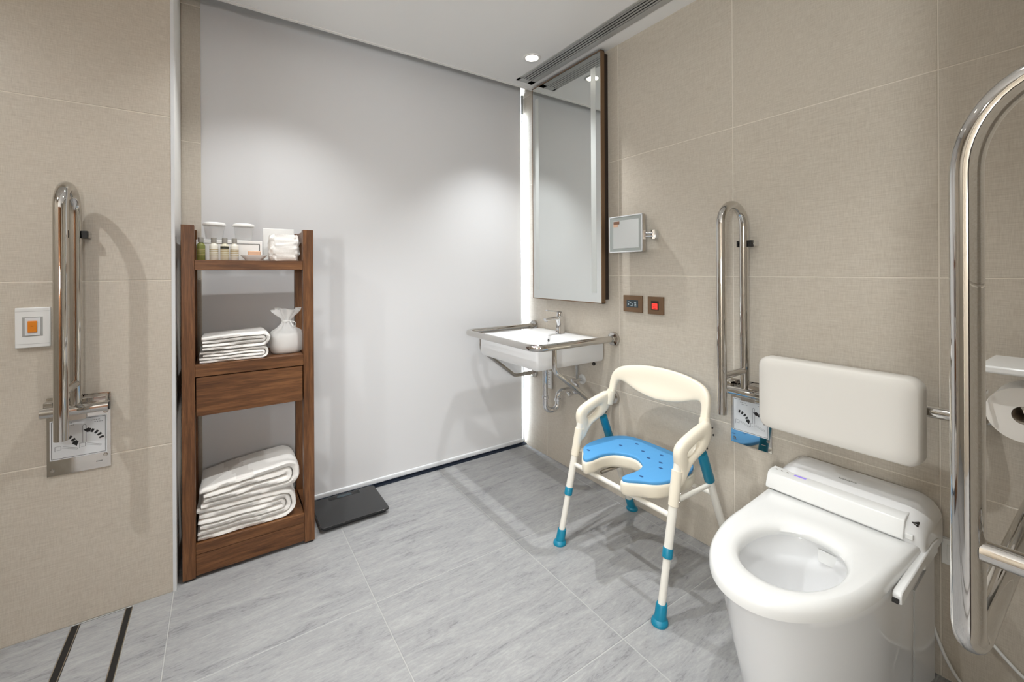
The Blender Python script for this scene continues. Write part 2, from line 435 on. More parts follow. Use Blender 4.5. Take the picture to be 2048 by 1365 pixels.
# ------------------------------------------------------------------ floor drain by the left wall
dr = thing('floor_drain', (-0.335, 1.0, 0), 'long linear floor drain with slate tile insert beside the left wall', 'drain')
y0, y1 = -1.2, YL-0.006
bobj('channel', (-0.411, -0.258, y0, y1, -0.0011, -0.0004), 'black', dr)
for x in (-0.4115, -0.3925, -0.2765, -0.2585): bobj('edge_strip', (x-0.0012, x+0.0012, y0, y1, -0.001, 0.0006), 'steel_brushed', dr)
tile_grid(dr, [-0.392, -0.2755], [y0, -0.265, 0.335, 0.935, 1.535, y1], lambda x, y: (x, y, 0), (1,0,0), (0,1,0), name='insert_tile', m='floor_tile')

# ------------------------------------------------------------------ wooden shelf
SX0, SX1, SY0, SY1 = -0.121, 0.338, 2.036, 2.315
sh = thing('wooden_shelf', ((SX0+SX1)/2, 2.18, 0), 'walnut-brown wooden shelf stand with drawer, standing before the blind', 'shelf')
pw = 0.041
for x in (SX0, SX1-pw):
    for y in (SY0, SY1-pw): 
        bobj('post', (x, x+pw, y, y+pw, 0.008, 1.357), 'wood_v', sh, bevel=0.0015)
        bobj('foot_glide', (x+0.006, x+pw-0.006, y+0.006, y+pw-0.006, 0.0, 0.0075), 'rubber_dark', sh)
ix0, ix1 = SX0+pw+0.0005, SX1-pw-0.0005
bobj('shelf_board', (ix0, ix1, SY0+0.002, SY1-0.004, 1.185, 1.223), 'wood_h', sh, bevel=0.001)
bobj('shelf_board', (ix0, ix1, SY0+0.001, SY1-0.004, 0.774, 0.820), 'wood_h', sh, bevel=0.001)
bobj('shelf_board', (ix0, ix1, SY0+0.001, SY1-0.004, 0.095, 0.134), 'wood_h', sh, bevel=0.001)
bobj('plinth_panel', (ix0, ix1, SY0+0.003, SY0+0.024, 0.014, 0.0935), 'wood_h', sh, bevel=0.001)
for x in (SX0+0.006, SX1-pw+0.006):
    for z0, z1 in ((1.305, 1.352), (1.185, 1.223), (0.622, 0.820), (0.014, 0.134)):
        bobj('side_rail', (x, x+0.028, SY0+pw+0.0005, SY1-pw-0.0005, z0, z1), 'wood_d', sh)
dw = bobj('drawer', (ix0+0.003, ix1-0.003, SY0+0.004, SY1-0.03, 0.622, 0.7705), 'wood_h', sh, bevel=0.001)

# ------------------------------------------------------------------ things on the shelf
TOP = 1.2235
def bottle(x, y, body, lab, dark=False):
    t = thing('toiletry_bottle', (x, y, TOP), lab, 'bottle', 'small toiletry bottles on the top shelf')
    r = 0.0145
    obj('body', lathe(NB(), (x, y, TOP), [(0.001, 0), (r-0.001, 0), (r, 0.002), (r, 0.056), (r-0.002, 0.062), (0.0075, 0.068), (0.0075, 0.071)], segs=28), body, t)
    obj('cap', lathe(NB(), (x, y, TOP), [(0.0095, 0.0705), (0.0095, 0.089), (0.009, 0.0895)], segs=24), 'cap_grey', t)
    for k, z in enumerate((0.020, 0.027, 0.034, 0.041)):
        obj('label_line', lathe(NB(), (x, y, TOP), [(r+0.0003, z), (r+0.0003, z+(0.0025 if k != 2 else 0.0035))], segs=28, cap0=False, cap1=False), 'label_tan', t)
    if dark: obj('label_band', lathe(NB(), (x, y, TOP), [(r+0.0003, 0.046), (r+0.0003, 0.056)], segs=28, cap0=False, cap1=False), 'label_dark', t)
bottle(-0.061, 2.082, 'lotion_green', 'green liquid toiletry bottle, leftmost on the top shelf')
bottle(-0.019, 2.082, 'lotion_white', 'white lotion bottle just right of the green one')
bottle(0.017, 2.082, 'lotion_cream', 'small toiletry bottle with a dark label band', True)
bottle(0.050, 2.086, 'lotion_white', 'pale lotion bottle, rightmost of the four, next to the soap dish')
ab = thing('amenity_box', (0.035, 2.17, TOP), 'long low white box with thin black lines on the top shelf', 'box')
bobj('body', (-0.078, 0.152, 2.135, 2.215, TOP, 1.3085), 'card_white', ab, bevel=0.0015)
for b in ((-0.070, 0.143, 2.1342, 2.1348, 1.2935, 1.2955), (0.1405, 0.143, 2.1342, 2.1348, 1.2295, 1.2935)): bobj('black_line', b, 'ink', ab)
def tumbler(x, y, z, r, lab):
    t = thing('tumbler', (x, y, z), lab, 'glass', 'covered tumblers on the white box')
    obj('cup', lathe(NB(), (x, y, z), [(0.001, 0.0), (r*0.78, 0.0), (r*0.80, 0.003), (r, 0.060), (r-0.002, 0.060), (r*0.76, 0.006), (0.001, 0.005)], segs=36, cap0=False, cap1=False), 'clear', t)
    obj('lid', lathe(NB(), (x, y, z), [(r*0.98, 0.061), (r+0.003, 0.060), (r+0.004, 0.064), (r+0.001, 0.071), (r*0.8, 0.0735), (0.001, 0.074)], segs=36), 'paper', t)
tumbler(-0.018, 2.172, 1.3090, 0.037, 'clear covered tumbler standing above the green bottle')
tumbler(0.086, 2.172, 1.3090, 0.037, 'clear covered tumbler standing above the soap dish')
nh = thing('napkin_holder', (0.222, 2.20, TOP), 'upright white holder behind the small folded towel on the top shelf', 'holder')
bobj('back_panel', (0.160, 0.284, 2.205, 2.213, TOP, 1.371), 'card_white', nh, bevel=0.002)
bobj('base', (0.160, 0.284, 2.175, 2.2045, TOP, TOP+0.01), 'card_white', nh, bevel=0.002)
def lumpy(bm, amp, freq, seed=0.0):
    for v in bm.verts:
        n = noise.noise_vector(v.co*freq + Vector((seed, seed*1.7, seed*0.3)))
        v.co += Vector((n.x, n.y, n.z))*amp
# small face towel rolled on its end
bm = NB(); rings = []
for i in range(15):
    t_ = i/14; z = TOP+0.001+t_*0.112; e = 1-0.10*(abs(2*t_-1)**4)
    rings.append([(0.2335+x*e, 2.128+y*e, z) for x, y in rrect(0.118, 0.085, 0.025, 8)])
loft(bm, rings); bmesh.ops.subdivide_edges(bm, edges=bm.edges[:], cuts=1, use_grid_fill=True); lumpy(bm, 0.0050, 60); lumpy(bm, 0.0022, 190, 3.0)
for v in bm.verts: v.co.z = max(v.co.z, TOP+0.0005)
tag(obj('face_towel', bm, 'towel', angle=70), 'small fluffy white folded towel at the right end of the top shelf', 'towel')
sd = thing('soap_dish', (0.118, 2.092, TOP), 'shallow white soap dish at the front of the top shelf', 'soap dish')
obj('dish', loft(NB(), [[(0.118+x*s_, 2.092+y*s_, TOP+z) for x, y in rrect(0.094, 0.066, 0.02, 6)] for s_, z in ((0.62, 0), (0.68, 0.005), (0.98, 0.019), (1.0, 0.0215), (0.95, 0.0215), (0.66, 0.0085))]), 'ceramic', sd)
tag(obj('soap_bar', prism(NB(), rrect(0.046, 0.034, 0.006, 5, 0.1195, 2.092), lambda p, s: (p[0], p[1], TOP+0.0095+0.030*s)), 'soap', bevel=0.003), 'tan square bar of soap in the white dish', 'soap')

# folded towels: nested folds seen end-on, round folds to the right
def towel(name, x0, x1, y0, y1, zb_, H, layers, lab, group, left_drop=0.0, seed=0.0, band=None, parent_label=None):
    bm = NB(); t = H/(2*layers)*0.93; NY = 15
    for L_ in range(layers):
        r_out = H/2 - L_*(H/(2*layers)); rc = r_out - t/2
        zc = zb_+H/2
        xa = x0 + 0.006*(L_ % 2) + random.uniform(0, 0.010); xb = x1-H/2
        path = []; K = 20
        for k in range(K+1): path.append((xa+(xb-xa)*k/K, zc+rc, 0, 1))
        if rc > t*0.45:
            for k in range(1, 12):
                a = PI/2-PI*k/12; path.append((xb+max(rc, 0.004)*math.cos(a), zc+rc*math.sin(a), math.cos(a), math.sin(a)))
        xa2 = x0 + random.uniform(0, 0.012)
        for k in range(K+1): path.append((xb+(xa2-xb)*k/K, zc-rc, 0, -1))
        rings = []
        for j, (x, z, nx, nz) in enumerate(path):
            ring = []
            e = 1.0 if 0 < j < len(path)-1 else 0.72
            for yy, side in [(y0+(y1-y0)*i/NY, 1) for i in range(NY+1)] + [(y1-(y1-y0)*i/NY, -1) for i in range(NY+1)]:
                edge = min(yy-y0, y1-yy); rr = t/2*e*(0.60 if edge < 0.002 else 0.98)
                ring.append(Vector((x+nx*rr*side, yy, z+nz*rr*side)))
            rings.append(ring)
        loft(bm, rings)
    for v in bm.verts:
        c = v.co; fx_ = (c.x-x0)/(x1-x0); fz = (c.z-zb_)/H
        c.z -= left_drop*fz*(1-min(1, max(0, fx_)))**1.3
        n = noise.noise_vector(Vector((c.x*11, c.y*7, c.z*26))+Vector((seed, seed, seed)))
        n2 = noise.noise_vector(Vector((c.x*60, c.y*60, c.z*60))+Vector((seed, seed, 0)))
        c.x += n.x*0.006+n2.x*0.0012; c.y += n.y*0.006+n2.y*0.0015; c.z += n.z*0.0035*min(1, fz*2+0.1)+n2.z*0.0008
        c.z = max(c.z, zb_+0.0003); c.x = min(max(c.x, -0.0785), 0.2945)
    o = obj(name, bm, 'towel', angle=75)
    tag(o, lab, 'towel', group)
    return o
MID = 0.8205; BOT = 0.1345
g1, g2 = 'folded hand towels on the middle shelf', 'folded bath towels on the bottom shelf'
towel('hand_towel', -0.070, 0.170, 2.052, 2.26, MID, 0.048, 2, 'white folded hand towel, the lower of two on the middle shelf', g1, 0.006, 1.0)
towel('hand_towel', -0.064, 0.176, 2.052, 2.255, MID+0.0485, 0.062, 2, 'white folded hand towel, the upper of two on the middle shelf', g1, 0.012, 2.3)
towel('bath_towel', -0.076, 0.272, 2.050, 2.285, BOT, 0.122, 3, 'white folded bath towel, the lower of two on the bottom shelf', g2, 0.0, 3.1)
bt = towel('bath_towel', -0.066, 0.284, 2.046, 2.28, BOT+0.124, 0.112, 2, 'white folded bath towel with woven band, the upper of two on the bottom shelf', g2, 0.040, 4.4)

bt.data.materials.append(M['towel_band'])
for p_ in bt.data.polygons:
    c_ = p_.center + WL[bt]
    if 0.03 < c_.x+0.25*(c_.y-2.16) < 0.085 and p_.normal.z > 0.5 and c_.z > BOT+0.124+0.058: p_.material_index = 1

# organza bag
bg_x, bg_y = 0.243, 2.135
ob = thing('organza_bag', (bg_x, bg_y, MID), 'white sheer drawstring bag standing right of the hand towels', 'bag')
rings = []
prof = [(0.054, 0.001), (0.062, 0.010), (0.064, 0.035), (0.063, 0.075), (0.057, 0.095), (0.036, 0.108), (0.019, 0.128), (0.015, 0.140), (0.020, 0.152), (0.038, 0.170), (0.048, 0.184), (0.051, 0.190)]
for i, (r, z) in enumerate(prof):
    ruf = 0.0 if i < 4 else min(1, (i-3)/4)*0.24
    ring = []
    for k in range(56):
        a = 2*PI*k/56; q = r*(1+ruf*math.sin(a*9+0.7*math.sin(a*2)))
        ca, sa = math.cos(a), math.sin(a)
        se = (abs(ca)**2.6+abs(sa)**2.6)**(-1/2.6) if i < 5 else 1.0
        dz = 0.006*math.sin(a*3+1)*max(0, (i-8)/3)
        ring.append((bg_x+q*ca*se, bg_y+q*sa*se*(0.80 if i < 6 else 0.6), MID+z+dz))
    rings.append(ring)
obj('sheer_bag', loft(NB(), rings, True, False), 'sheer', ob, angle=80)
bm = loft(NB(), [[(bg_x+x*s_, bg_y+y*s_, MID+z) for x, y in rrect(0.114, 0.09, 0.03, 6)] for s_, z in ((0.86, 0.003), (0.97, 0.010), (1.0, 0.03), (1.0, 0.066), (0.93, 0.078), (0.7, 0.083))])
obj('contents', bm, 'cotton', ob, angle=80)
obj('drawstring', tube(NB(), [(bg_x+0.0175*math.cos(2*PI*k/24), bg_y+0.0125*math.sin(2*PI*k/24), MID+0.1385) for k in range(24)], 0.0018, 8, closed=True), 'paper', ob)
obj('bow', tube(NB(), catmull([(bg_x+0.012, bg_y-0.012, MID+0.138), (bg_x+0.030, bg_y-0.018, MID+0.134), (bg_x+0.036, bg_y-0.016, MID+0.120), (bg_x+0.024, bg_y-0.020, MID+0.116), (bg_x+0.014, bg_y-0.014, MID+0.136)], 6), 0.0014, 6), 'paper', ob)

# ------------------------------------------------------------------ bathroom scale
sc = thing('bathroom_scale', (0.53, 2.19, 0), 'flat black glass bathroom scale on the floor beside the shelf', 'scale')
SCX0, SCX1, SCY0, SCY1 = 0.368, 0.678, 2.062, 2.335
cx_, cy_ = (SCX0+SCX1)/2, (SCY0+SCY1)/2
obj('platform', prism(NB(), rrect(SCX1-SCX0, SCY1-SCY0, 0.014, 6, cx_, cy_), lambda p, s: (p[0], p[1], 0.0195+0.0075*s)), 'black_gloss', sc, bevel=0.0015)
obj('base', prism(NB(), rrect(SCX1-SCX0-0.024, SCY1-SCY0-0.024, 0.014, 6, cx_, cy_), lambda p, s: (p[0], p[1], 0.006+0.0133*s)), 'black', sc)
bobj('display', (cx_-0.035, cx_+0.035, SCY1-0.036, SCY1-0.014, 0.0271, 0.0275), 'lcd', sc)
bobj('display_bezel', (cx_-0.075, cx_+0.075, SCY1-0.042, SCY1-0.008, 0.02705, 0.0272), 'black', sc)
for sx in (-1, 1):
    for sy in (-1, 1):
        obj('foot', lathe(NB(), (cx_+sx*0.11, cy_+sy*0.095, 0), [(0.014, 0), (0.015, 0.003), (0.015, 0.006)], segs=20), 'rubber_dark', sc)

# ------------------------------------------------------------------ fold-up grab bars
def fold_bar(name, P, lab, zoff, flip):
    """P(t, n, z): along the wall, out from the wall, height"""
    def Q(t, n, z): return P(t*flip, n, z+zoff)
    r = thing(name, P(0, 0, 0.50+zoff), lab, 'grab bar', 'fold-up steel grab bars')
    def pbox(nm, t0, t1, n0, n1, z0, z1, m, bevel=None, parent=r):
        bm = NB(); vv = [Q(t, n, z) for z in (z0, z1) for t, n in ((t0, n0), (t1, n0), (t1, n1), (t0, n1))]
        v = [bm.verts.new(p) for p in vv]
        for f in ((3,2,1,0),(4,5,6,7),(0,1,5,4),(1,2,6,5),(2,3,7,6),(3,0,4,7)): bm.faces.new([v[i] for i in f])
        return obj(nm, bm, m, parent, smooth=bool(bevel), bevel=bevel)
    R = 0.0165; N1, N2 = 0.205, 0.047; zt = 1.365
    arch = [Q(0, N1, 0.678), Q(0, N1, zt)]
    nm_, nr = (N1+N2)/2, (N1-N2)/2
    for k in range(1, 16):
        a = PI*k/16; arch.append(Q(0, nm_+nr*math.cos(a), zt+nr*math.sin(a)))
    arch += [Q(0, N2, zt), Q(0, N2, 0.745)]
    obj('loop_tube', tube(NB(), arch, R, 28), 'steel', r, angle=50)
    obj('link_tube', tube(NB(), [Q(0, N1-0.012, 0.815), Q(0, N2+0.012, 0.815)], 0.0125, 20), 'steel', r)
    obj('pivot_tube', tube(NB(), [Q(-0.076, N2+0.016, 0.732), Q(0.082, N2+0.016, 0.732)], 0.0165, 28), 'steel', r)
    obj('pivot_end', tube(NB(), [Q(0.0815, N2+0.016, 0.732), Q(0.0845, N2+0.016, 0.732)], 0.0125, 20), 'black', r)
    obj('pivot_seam', tube(NB(), [Q(0.040, N2+0.016, 0.732), Q(0.041, N2+0.016, 0.732)], 0.0168, 28), 'steel_brushed', r)
    pl = pbox('wall_plate', -0.077, 0.077, 0.0005, 0.004, 0.510, 0.766, 'steel')
    pbox('hinge_block', 0.012, 0.074, 0.0045, N2+0.006, 0.742, 0.764, 'steel', 0.002)
    pbox('hinge_block', -0.074, -0.052, 0.0045, N2+0.006, 0.738, 0.762, 'steel', 0.002)
    pbox('hinge_plate', -0.036, 0.018, 0.0045, 0.010, 0.685, 0.742, 'steel_brushed', 0.001)
    for t_, z in ((-0.064, 0.528), (0.064, 0.552), (-0.010, 0.700), (0.064, 0.700)):
        a = Vector(Q(t_, 0.0042, z)); b = Vector(Q(t_, 0.0075, z)); obj('screw', tube(NB(), [a, b], [0.006, 0.0045], 16), 'steel_brushed', r)
    # instruction sticker: border, two arc arrows, bar diagrams
    st = pbox('sticker', -0.070, 0.068, 0.0042, 0.0046, 0.560, 0.690, 'sticker')
    ink = NB()
    def quad(pts):
        v = [ink.verts.new(Q(t_, 0.00478, z)) for t_, z in pts]; ink.faces.new(v)
    def seg_(a, b, w=0.0011):
        a, b = Vector(a), Vector(b); d = (b-a).normalized(); n = Vector((-d.y, d.x))*w/2
        quad([a-n, b-n, b+n, a+n])
    def poly(pts, w=0.0009):
        for i in range(len(pts)-1): seg_(pts[i], pts[i+1], w)
    poly([(-0.066, 0.564), (0.064, 0.564), (0.064, 0.686), (-0.066, 0.686), (-0.066, 0.564)], 0.0012)
    for cx0, cz0, sgn, head in ((-0.052, 0.596, 1, 0), (0.012, 0.602, 1, 1)):
        R0, R1 = 0.038, 0.050
        angs = [0.22+i*0.27 for i in range(5)]
        for i, a in enumerate(angs):
            if (head == 0 and i == 0) or (head == 1 and i == 4):
                am = a+0.07; rm = (R0+R1)/2; sg = -1 if head == 0 else 1
                c = (cx0+rm*math.cos(am), cz0+rm*math.sin(am)); tx, tz = -math.sin(am)*sg, math.cos(am)*sg; nx, nz = math.cos(am), math.sin(am)
                quad([(c[0]-nx*0.009-tx*0.002, c[1]-nz*0.009-tz*0.002), (c[0]+nx*0.009-tx*0.002, c[1]+nz*0.009-tz*0.002), (c[0]+tx*0.012, c[1]+tz*0.012)])
                quad([(c[0]-nx*0.006-tx*0.007, c[1]-nz*0.006-tz*0.007), (c[0]+nx*0.006-tx*0.007, c[1]+nz*0.006-tz*0.007), (c[0]+nx*0.006-tx*0.002, c[1]+nz*0.006-tz*0.002), (c[0]-nx*0.006-tx*0.002, c[1]-nz*0.006-tz*0.002)])
            else:
                quad([(cx0+R0*math.cos(a), cz0+R0*math.sin(a)), (cx0+R1*math.cos(a), cz0+R1*math.sin(a)), (cx0+R1*math.cos(a+0.15), cz0+R1*math.sin(a+0.15)), (cx0+R0*math.cos(a+0.15), cz0+R0*math.sin(a+0.15))])
    obj('arrow_print', ink, 'ink', st, smooth=False)
    ink = NB()
    for ox in (-0.058, 0.000):
        poly([(ox, 0.604), (ox, 0.588), ], 0.0012); poly([(ox, 0.604), (ox+0.014, 0.604), (ox+0.014, 0.592), (ox+0.004, 0.592)])
        poly([(ox+0.016, 0.598), (ox+0.052, 0.586), (ox+0.054, 0.590), (ox+0.018, 0.602)])
    poly([(0.008, 0.606), (0.008, 0.662), (0.012, 0.666), (0.016, 0.662), (0.016, 0.606)], 0.0012)
    for ox, oz in ((-0.040, 0.676), (-0.034, 0.669), (0.028, 0.676), (0.036, 0.669)):
        for k in range(4): poly([(ox+k*0.006, oz), (ox+k*0.006+0.004, oz+0.0005)], 0.0018)
    obj('diagram_print', ink, 'ink_grey', st, smooth=False)
    pbox('stamp', 0.040, 0.056, 0.0041, 0.0044, 0.532, 0.5345, 'ink_grey')
    # wall catch
    zc_ = 1.302
    pbox('catch_arm', 0.004, 0.032, 0.0005, N2-0.010, zc_-0.010, zc_+0.010, 'steel', 0.001)
    obj('catch_clip', tube(NB(), [Q(-0.020, N2, zc_), Q(-0.0165, N2, zc_)], 0.012, 12), 'black', r)
    pbox('catch_clip', -0.0235, -0.0165, N2-0.014, N2+0.010, zc_-0.012, zc_+0.012, 'black', 0.001)
    pbox('catch_clip', 0.0165, 0.031, N2-0.012, N2+0.008, zc_-0.012, zc_+0.012, 'black', 0.001)
    return r
fold_bar('folding_grab_bar', lambda t, n, z: (-0.391+t, YL-n, z), 'polished steel fold-up grab bar on the left wall beside the shelf', 0.0, 1)
fold_bar('folding_grab_bar', lambda t, n, z: (XR-n, 0.862+t, z), 'polished steel fold-up grab bar on the right wall behind chair and toilet', -0.028, -1)

# ------------------------------------------------------------------ call button on the left wall
cb = thing('call_button', (-0.496, YL, 1.0), 'white wall call plate with orange push button, left of the grab bar', 'button')
cX, cZ = -0.496, 1.0015
def wallL(n0, n1, w, h, cx=cX, cz=cZ): return (cx-w/2, cx+w/2, YL-n1, YL-n0, cz-h/2, cz+h/2)
bobj('plate', wallL(0.0005, 0.012, 0.078, 0.128), 'plastic_white', cb, bevel=0.002)
for dz in (0.052, -0.052): bobj('plate_seam', wallL(0.0118, 0.0123, 0.076, 0.0009, cz=cZ+dz), 'plastic_grey', cb)
bobj('recess', wallL(0.0118, 0.0123, 0.046, 0.062, cz=cZ+0.003), 'plastic_grey', cb)
bobj('cover', wallL(0.0118, 0.0150, 0.034, 0.056, cx=cX+0.0005, cz=cZ+0.003), 'alu_white', cb, bevel=0.001)
pb_ = bobj('push_button', wallL(0.0150, 0.0185, 0.021, 0.037, cx=cX+0.0005, cz=cZ+0.003), 'orange', cb, bevel=0.002, seg=3, label='orange push button')
bobj('button_mark', wallL(0.0185, 0.0188, 0.006, 0.0018, cx=cX+0.0005, cz=cZ+0.005), 'orange_dark', pb_)

# ------------------------------------------------------------------ tall wall mirror
MY0, MY1, MZ0, MZ1, MX = 1.588, 2.185, 1.000, 2.330, 1.650
mi = thing('wall_mirror', (MX+0.03, 1.887, MZ0), 'tall bronze-framed wall mirror above the basin', 'mirror')
bobj('glass', (MX, MX+0.004, MY0+0.005, MY1-0.004, MZ0+0.005, MZ1-0.005), 'mirror_glass', mi)
ft = 0.024
for b in ((MX-0.001, MX+ft, MY0, MY0+0.005, MZ0, MZ1), (MX-0.001, MX+ft, MY1-0.004, MY1, MZ0, MZ1), (MX-0.001, MX+ft, MY0, MY1, MZ0, MZ0+0.005), (MX-0.001, MX+ft, MY0, MY1, MZ1-0.005, MZ1)):
    bobj('frame_bar', b, 'bronze', mi)
bobj('backing', (MX+0.006, XR-0.001, MY0+0.012, MY1-0.012, MZ0+0.02, MZ1-0.006), 'bronze_dark', mi)
for y in (1.628, 2.120): bobj('light_strip', (MX-0.0005, MX-0.0001, y, y+0.036, MZ0+0.055, MZ1-0.075), 'frosted', mi, label='frosted vertical light strip')

# ------------------------------------------------------------------ shaving mirror on an arm
sm = thing('shaving_mirror', (1.66, 1.43, 1.25), 'square tilting shaving mirror on a chrome arm beside the tall mirror', 'mirror')
a0, a1, b0, b1, sx = 1.322, 1.529, 1.263, 1.443, 1.640
obj('housing', prism(NB(), rrect(a1-a0, b1-b0, 0.006, 4, (a0+a1)/2, (b0+b1)/2), lambda p, s: (sx+0.003+0.022*s, p[0], p[1])), 'steel_brushed', sm, bevel=0.001)
for b in ((sx, sx+0.004, a0, a1, b0, b0+0.005), (sx, sx+0.004, a0, a1, b1-0.005, b1), (sx, sx+0.004, a0, a0+0.005, b0, b1), (sx, sx+0.004, a1-0.005, a1, b0, b1)):
    bobj('rim', b, 'alu_white', sm, bevel=0.001)
bobj('light_border', (sx+0.0015, sx+0.0028, a0+0.005, a1-0.005, b0+0.005, b1-0.005), 'border_grey', sm)
gl = bobj('glass', (sx+0.0008, sx+0.0014, a0+0.020, a1-0.027, b0+0.020, b1-0.022), 'mirror_glass', sm)
bobj('sticker', (sx+0.0003, sx+0.0007, a1-0.068, a1-0.030, b1-0.040, b1-0.025), 'tag_brown', gl)
bobj('sticker_fold', (sx+0.0003, sx+0.0007, a1-0.058, a1-0.030, b1-0.052, b1-0.0405), 'soap', gl)
for z in (1.336, 1.352): obj('arm', tube(NB(), [(1.666, 1.335, z), (1.690, 1.302, z)], 0.0042, 14), 'chrome', sm)
obj('arm_joint', cyl(NB(), (1.668, 1.333, 1.328), (1.668, 1.333, 1.360), 0.006), 'chrome', sm)
obj('wall_mount', prism(NB(), rrect(0.024, 0.044, 0.004, 4, 1.298, 1.344), lambda p, s: (1.688+0.0243*s, p[0], p[1])), 'chrome', sm, bevel=0.001)

# ------------------------------------------------------------------ control plates on the right wall
def wallR(n0, n1, w, h, cy, cz): return (XR-n1, XR-n0, cy-w/2, cy+w/2, cz-h/2, cz+h/2)
c1 = thing('control_panel', (XR, 1.434, 0.966), 'bronze wall plate with small dark key display', 'control panel', 'bronze wall plates')
bobj('plate', wallR(0.0005, 0.011, 0.116, 0.083, 1.434, 1.0075), 'bronze', c1, bevel=0.001)
bobj('display', wallR(0.011, 0.0116, 0.072, 0.036, 1.434, 1.008), 'lcd', c1)
for i, (dy, dz, w, h) in enumerate(((0.024, -0.003, 0.006, 0.007), (0.012, 0.006, 0.010, 0.003), (0.0, -0.002, 0.008, 0.004), (-0.018, 0.007, 0.012, 0.004), (-0.019, -0.002, 0.010, 0.006), (-0.019, -0.010, 0.012, 0.003), (0.022, 0.009, 0.008, 0.003), (0.004, -0.010, 0.014, 0.003))):
    bobj('key_glyph', wallR(0.0116, 0.0119, w, h, 1.434+dy, 1.008+dz), 'lcd_glyph', c1)
c2 = thing('emergency_button', (XR, 1.297, 0.964), 'bronze wall plate with lit red emergency button', 'button', 'bronze wall plates')
bobj('plate', wallR(0.0005, 0.011, 0.087, 0.084, 1.298, 1.0065), 'bronze', c2, bevel=0.001)
bobj('button_well', wallR(0.011, 0.0115, 0.043, 0.043, 1.300, 1.007), 'bronze_dark', c2)
rb = bobj('lit_button', wallR(0.0115, 0.0140, 0.031, 0.029, 1.300, 1.003), 'red_lit', c2, bevel=0.001, label='lit red push button')
for dz, w in ((0.007, 0.016), (-0.002, 0.018), (-0.009, 0.014)): bobj('button_print', wallR(0.0140, 0.0143, w, 0.003, 1.300, 1.003+dz), 'red_dark', rb)

# ------------------------------------------------------------------ wash basin
BX0, BX1, BY0, BY1, BZ0, BZ1 = 1.252, XR-0.001, 1.632, 2.178, 0.688, 0.808
ba = thing('wash_basin', (1.48, 1.905, BZ0), 'white rectangular wall-hung ceramic basin below the tall mirror', 'basin')
def rr3(x0, x1, y0, y1, r, z, n=5): return [(p[0], p[1], z) for p in rrect(x1-x0, y1-y0, r, n, (x0+x1)/2, (y0+y1)/2)]
bm = NB()
loft(bm, [rr3(BX0+0.012, BX1, BY0+0.012, BY1-0.012, 0.012, BZ0), rr3(BX0+0.003, BX1, BY0+0.003, BY1-0.003, 0.014, BZ0+0.012),
          rr3(BX0, BX1, BY0, BY1, 0.014, BZ0+0.03), rr3(BX0, BX1, BY0, BY1, 0.014, BZ1-0.004), rr3(BX0+0.003, BX1-0.003, BY0+0.003, BY1-0.003, 0.012, BZ1),
          rr3(BX0+0.030, BX1-0.150, BY0+0.035, BY1-0.035, 0.03, BZ1), rr3(BX0+0.036, BX1-0.157, BY0+0.042, BY1-0.042, 0.03, BZ1-0.005),
          rr3(BX0+0.055, BX1-0.175, BY0+0.075, BY1-0.075, 0.04, BZ1-0.075), rr3(BX0+0.085, BX1-0.20, BY0+0.12, BY1-0.12, 0.04, BZ1-0.092)])
obj('bowl', bm, 'ceramic', ba, angle=35)
obj('overflow_hole', lathe(NB(), (BX1-0.163, 1.905, BZ1-0.03), [(0.001, -0.0035), (0.008, -0.0035)], 'x', 16, cap0=False, cap1=False), 'black', ba)
obj('drain_ring', lathe(NB(), (1.41, 1.905, BZ1-0.0915), [(0.001, 0.001), (0.018, 0.001), (0.02, 0.0)], segs=24), 'chrome', ba)
fa = thing('basin_faucet', (1.632, 1.905, BZ1), 'chrome single-lever faucet on the basin rim', 'faucet')
fxx = 1.632
obj('base_ring', lathe(NB(), (fxx, 1.905, BZ1), [(0.026, 0.0), (0.026, 0.003), (0.022, 0.005)], segs=28), 'chrome', fa)
bm = loft(NB(), [[(fxx+dx+x, 1.905+y, BZ1+z) for x, y in rrect(w, d, 0.010, 5)] for dx, w, d, z in ((0, 0.044, 0.040, 0.004), (0.0, 0.040, 0.036, 0.03), (0.002, 0.036, 0.034, 0.06), (-0.002, 0.042, 0.034, 0.085), (-0.004, 0.048, 0.034, 0.102))])
obj('body', bm, 'chrome', fa)
bm = loft(NB(), [[(x, 1.905+p, z+q) for p, q in rrect(w, h_, 0.004, 4)] for x, z, w, h_ in ((fxx+0.008, BZ1+0.092, 0.032, 0.022), (fxx-0.05, BZ1+0.094, 0.028, 0.015), (fxx-0.112, BZ1+0.089, 0.026, 0.013))])
obj('spout', bm, 'chrome', fa, bevel=0.001)
obj('aerator', cyl(NB(), (fxx-0.102, 1.905, BZ1+0.075), (fxx-0.102, 1.905, BZ1+0.086), 0.009, 16), 'alu_grey', fa)
obj('handle_hub', lathe(NB(), (fxx-0.002, 1.905, BZ1), [(0.018, 0.1025), (0.019, 0.108), (0.017, 0.124), (0.010, 0.128)], segs=24), 'chrome', fa)
bm = loft(NB(), [[(x, 1.905+p, z+q) for p, q in rrect(w, 0.006, 0.0025, 3)] for x, z, w in ((fxx+0.006, BZ1+0.128, 0.026), (fxx-0.05, BZ1+0.134, 0.022), (fxx-0.100, BZ1+0.141, 0.017))])
obj('lever', bm, 'chrome', fa)

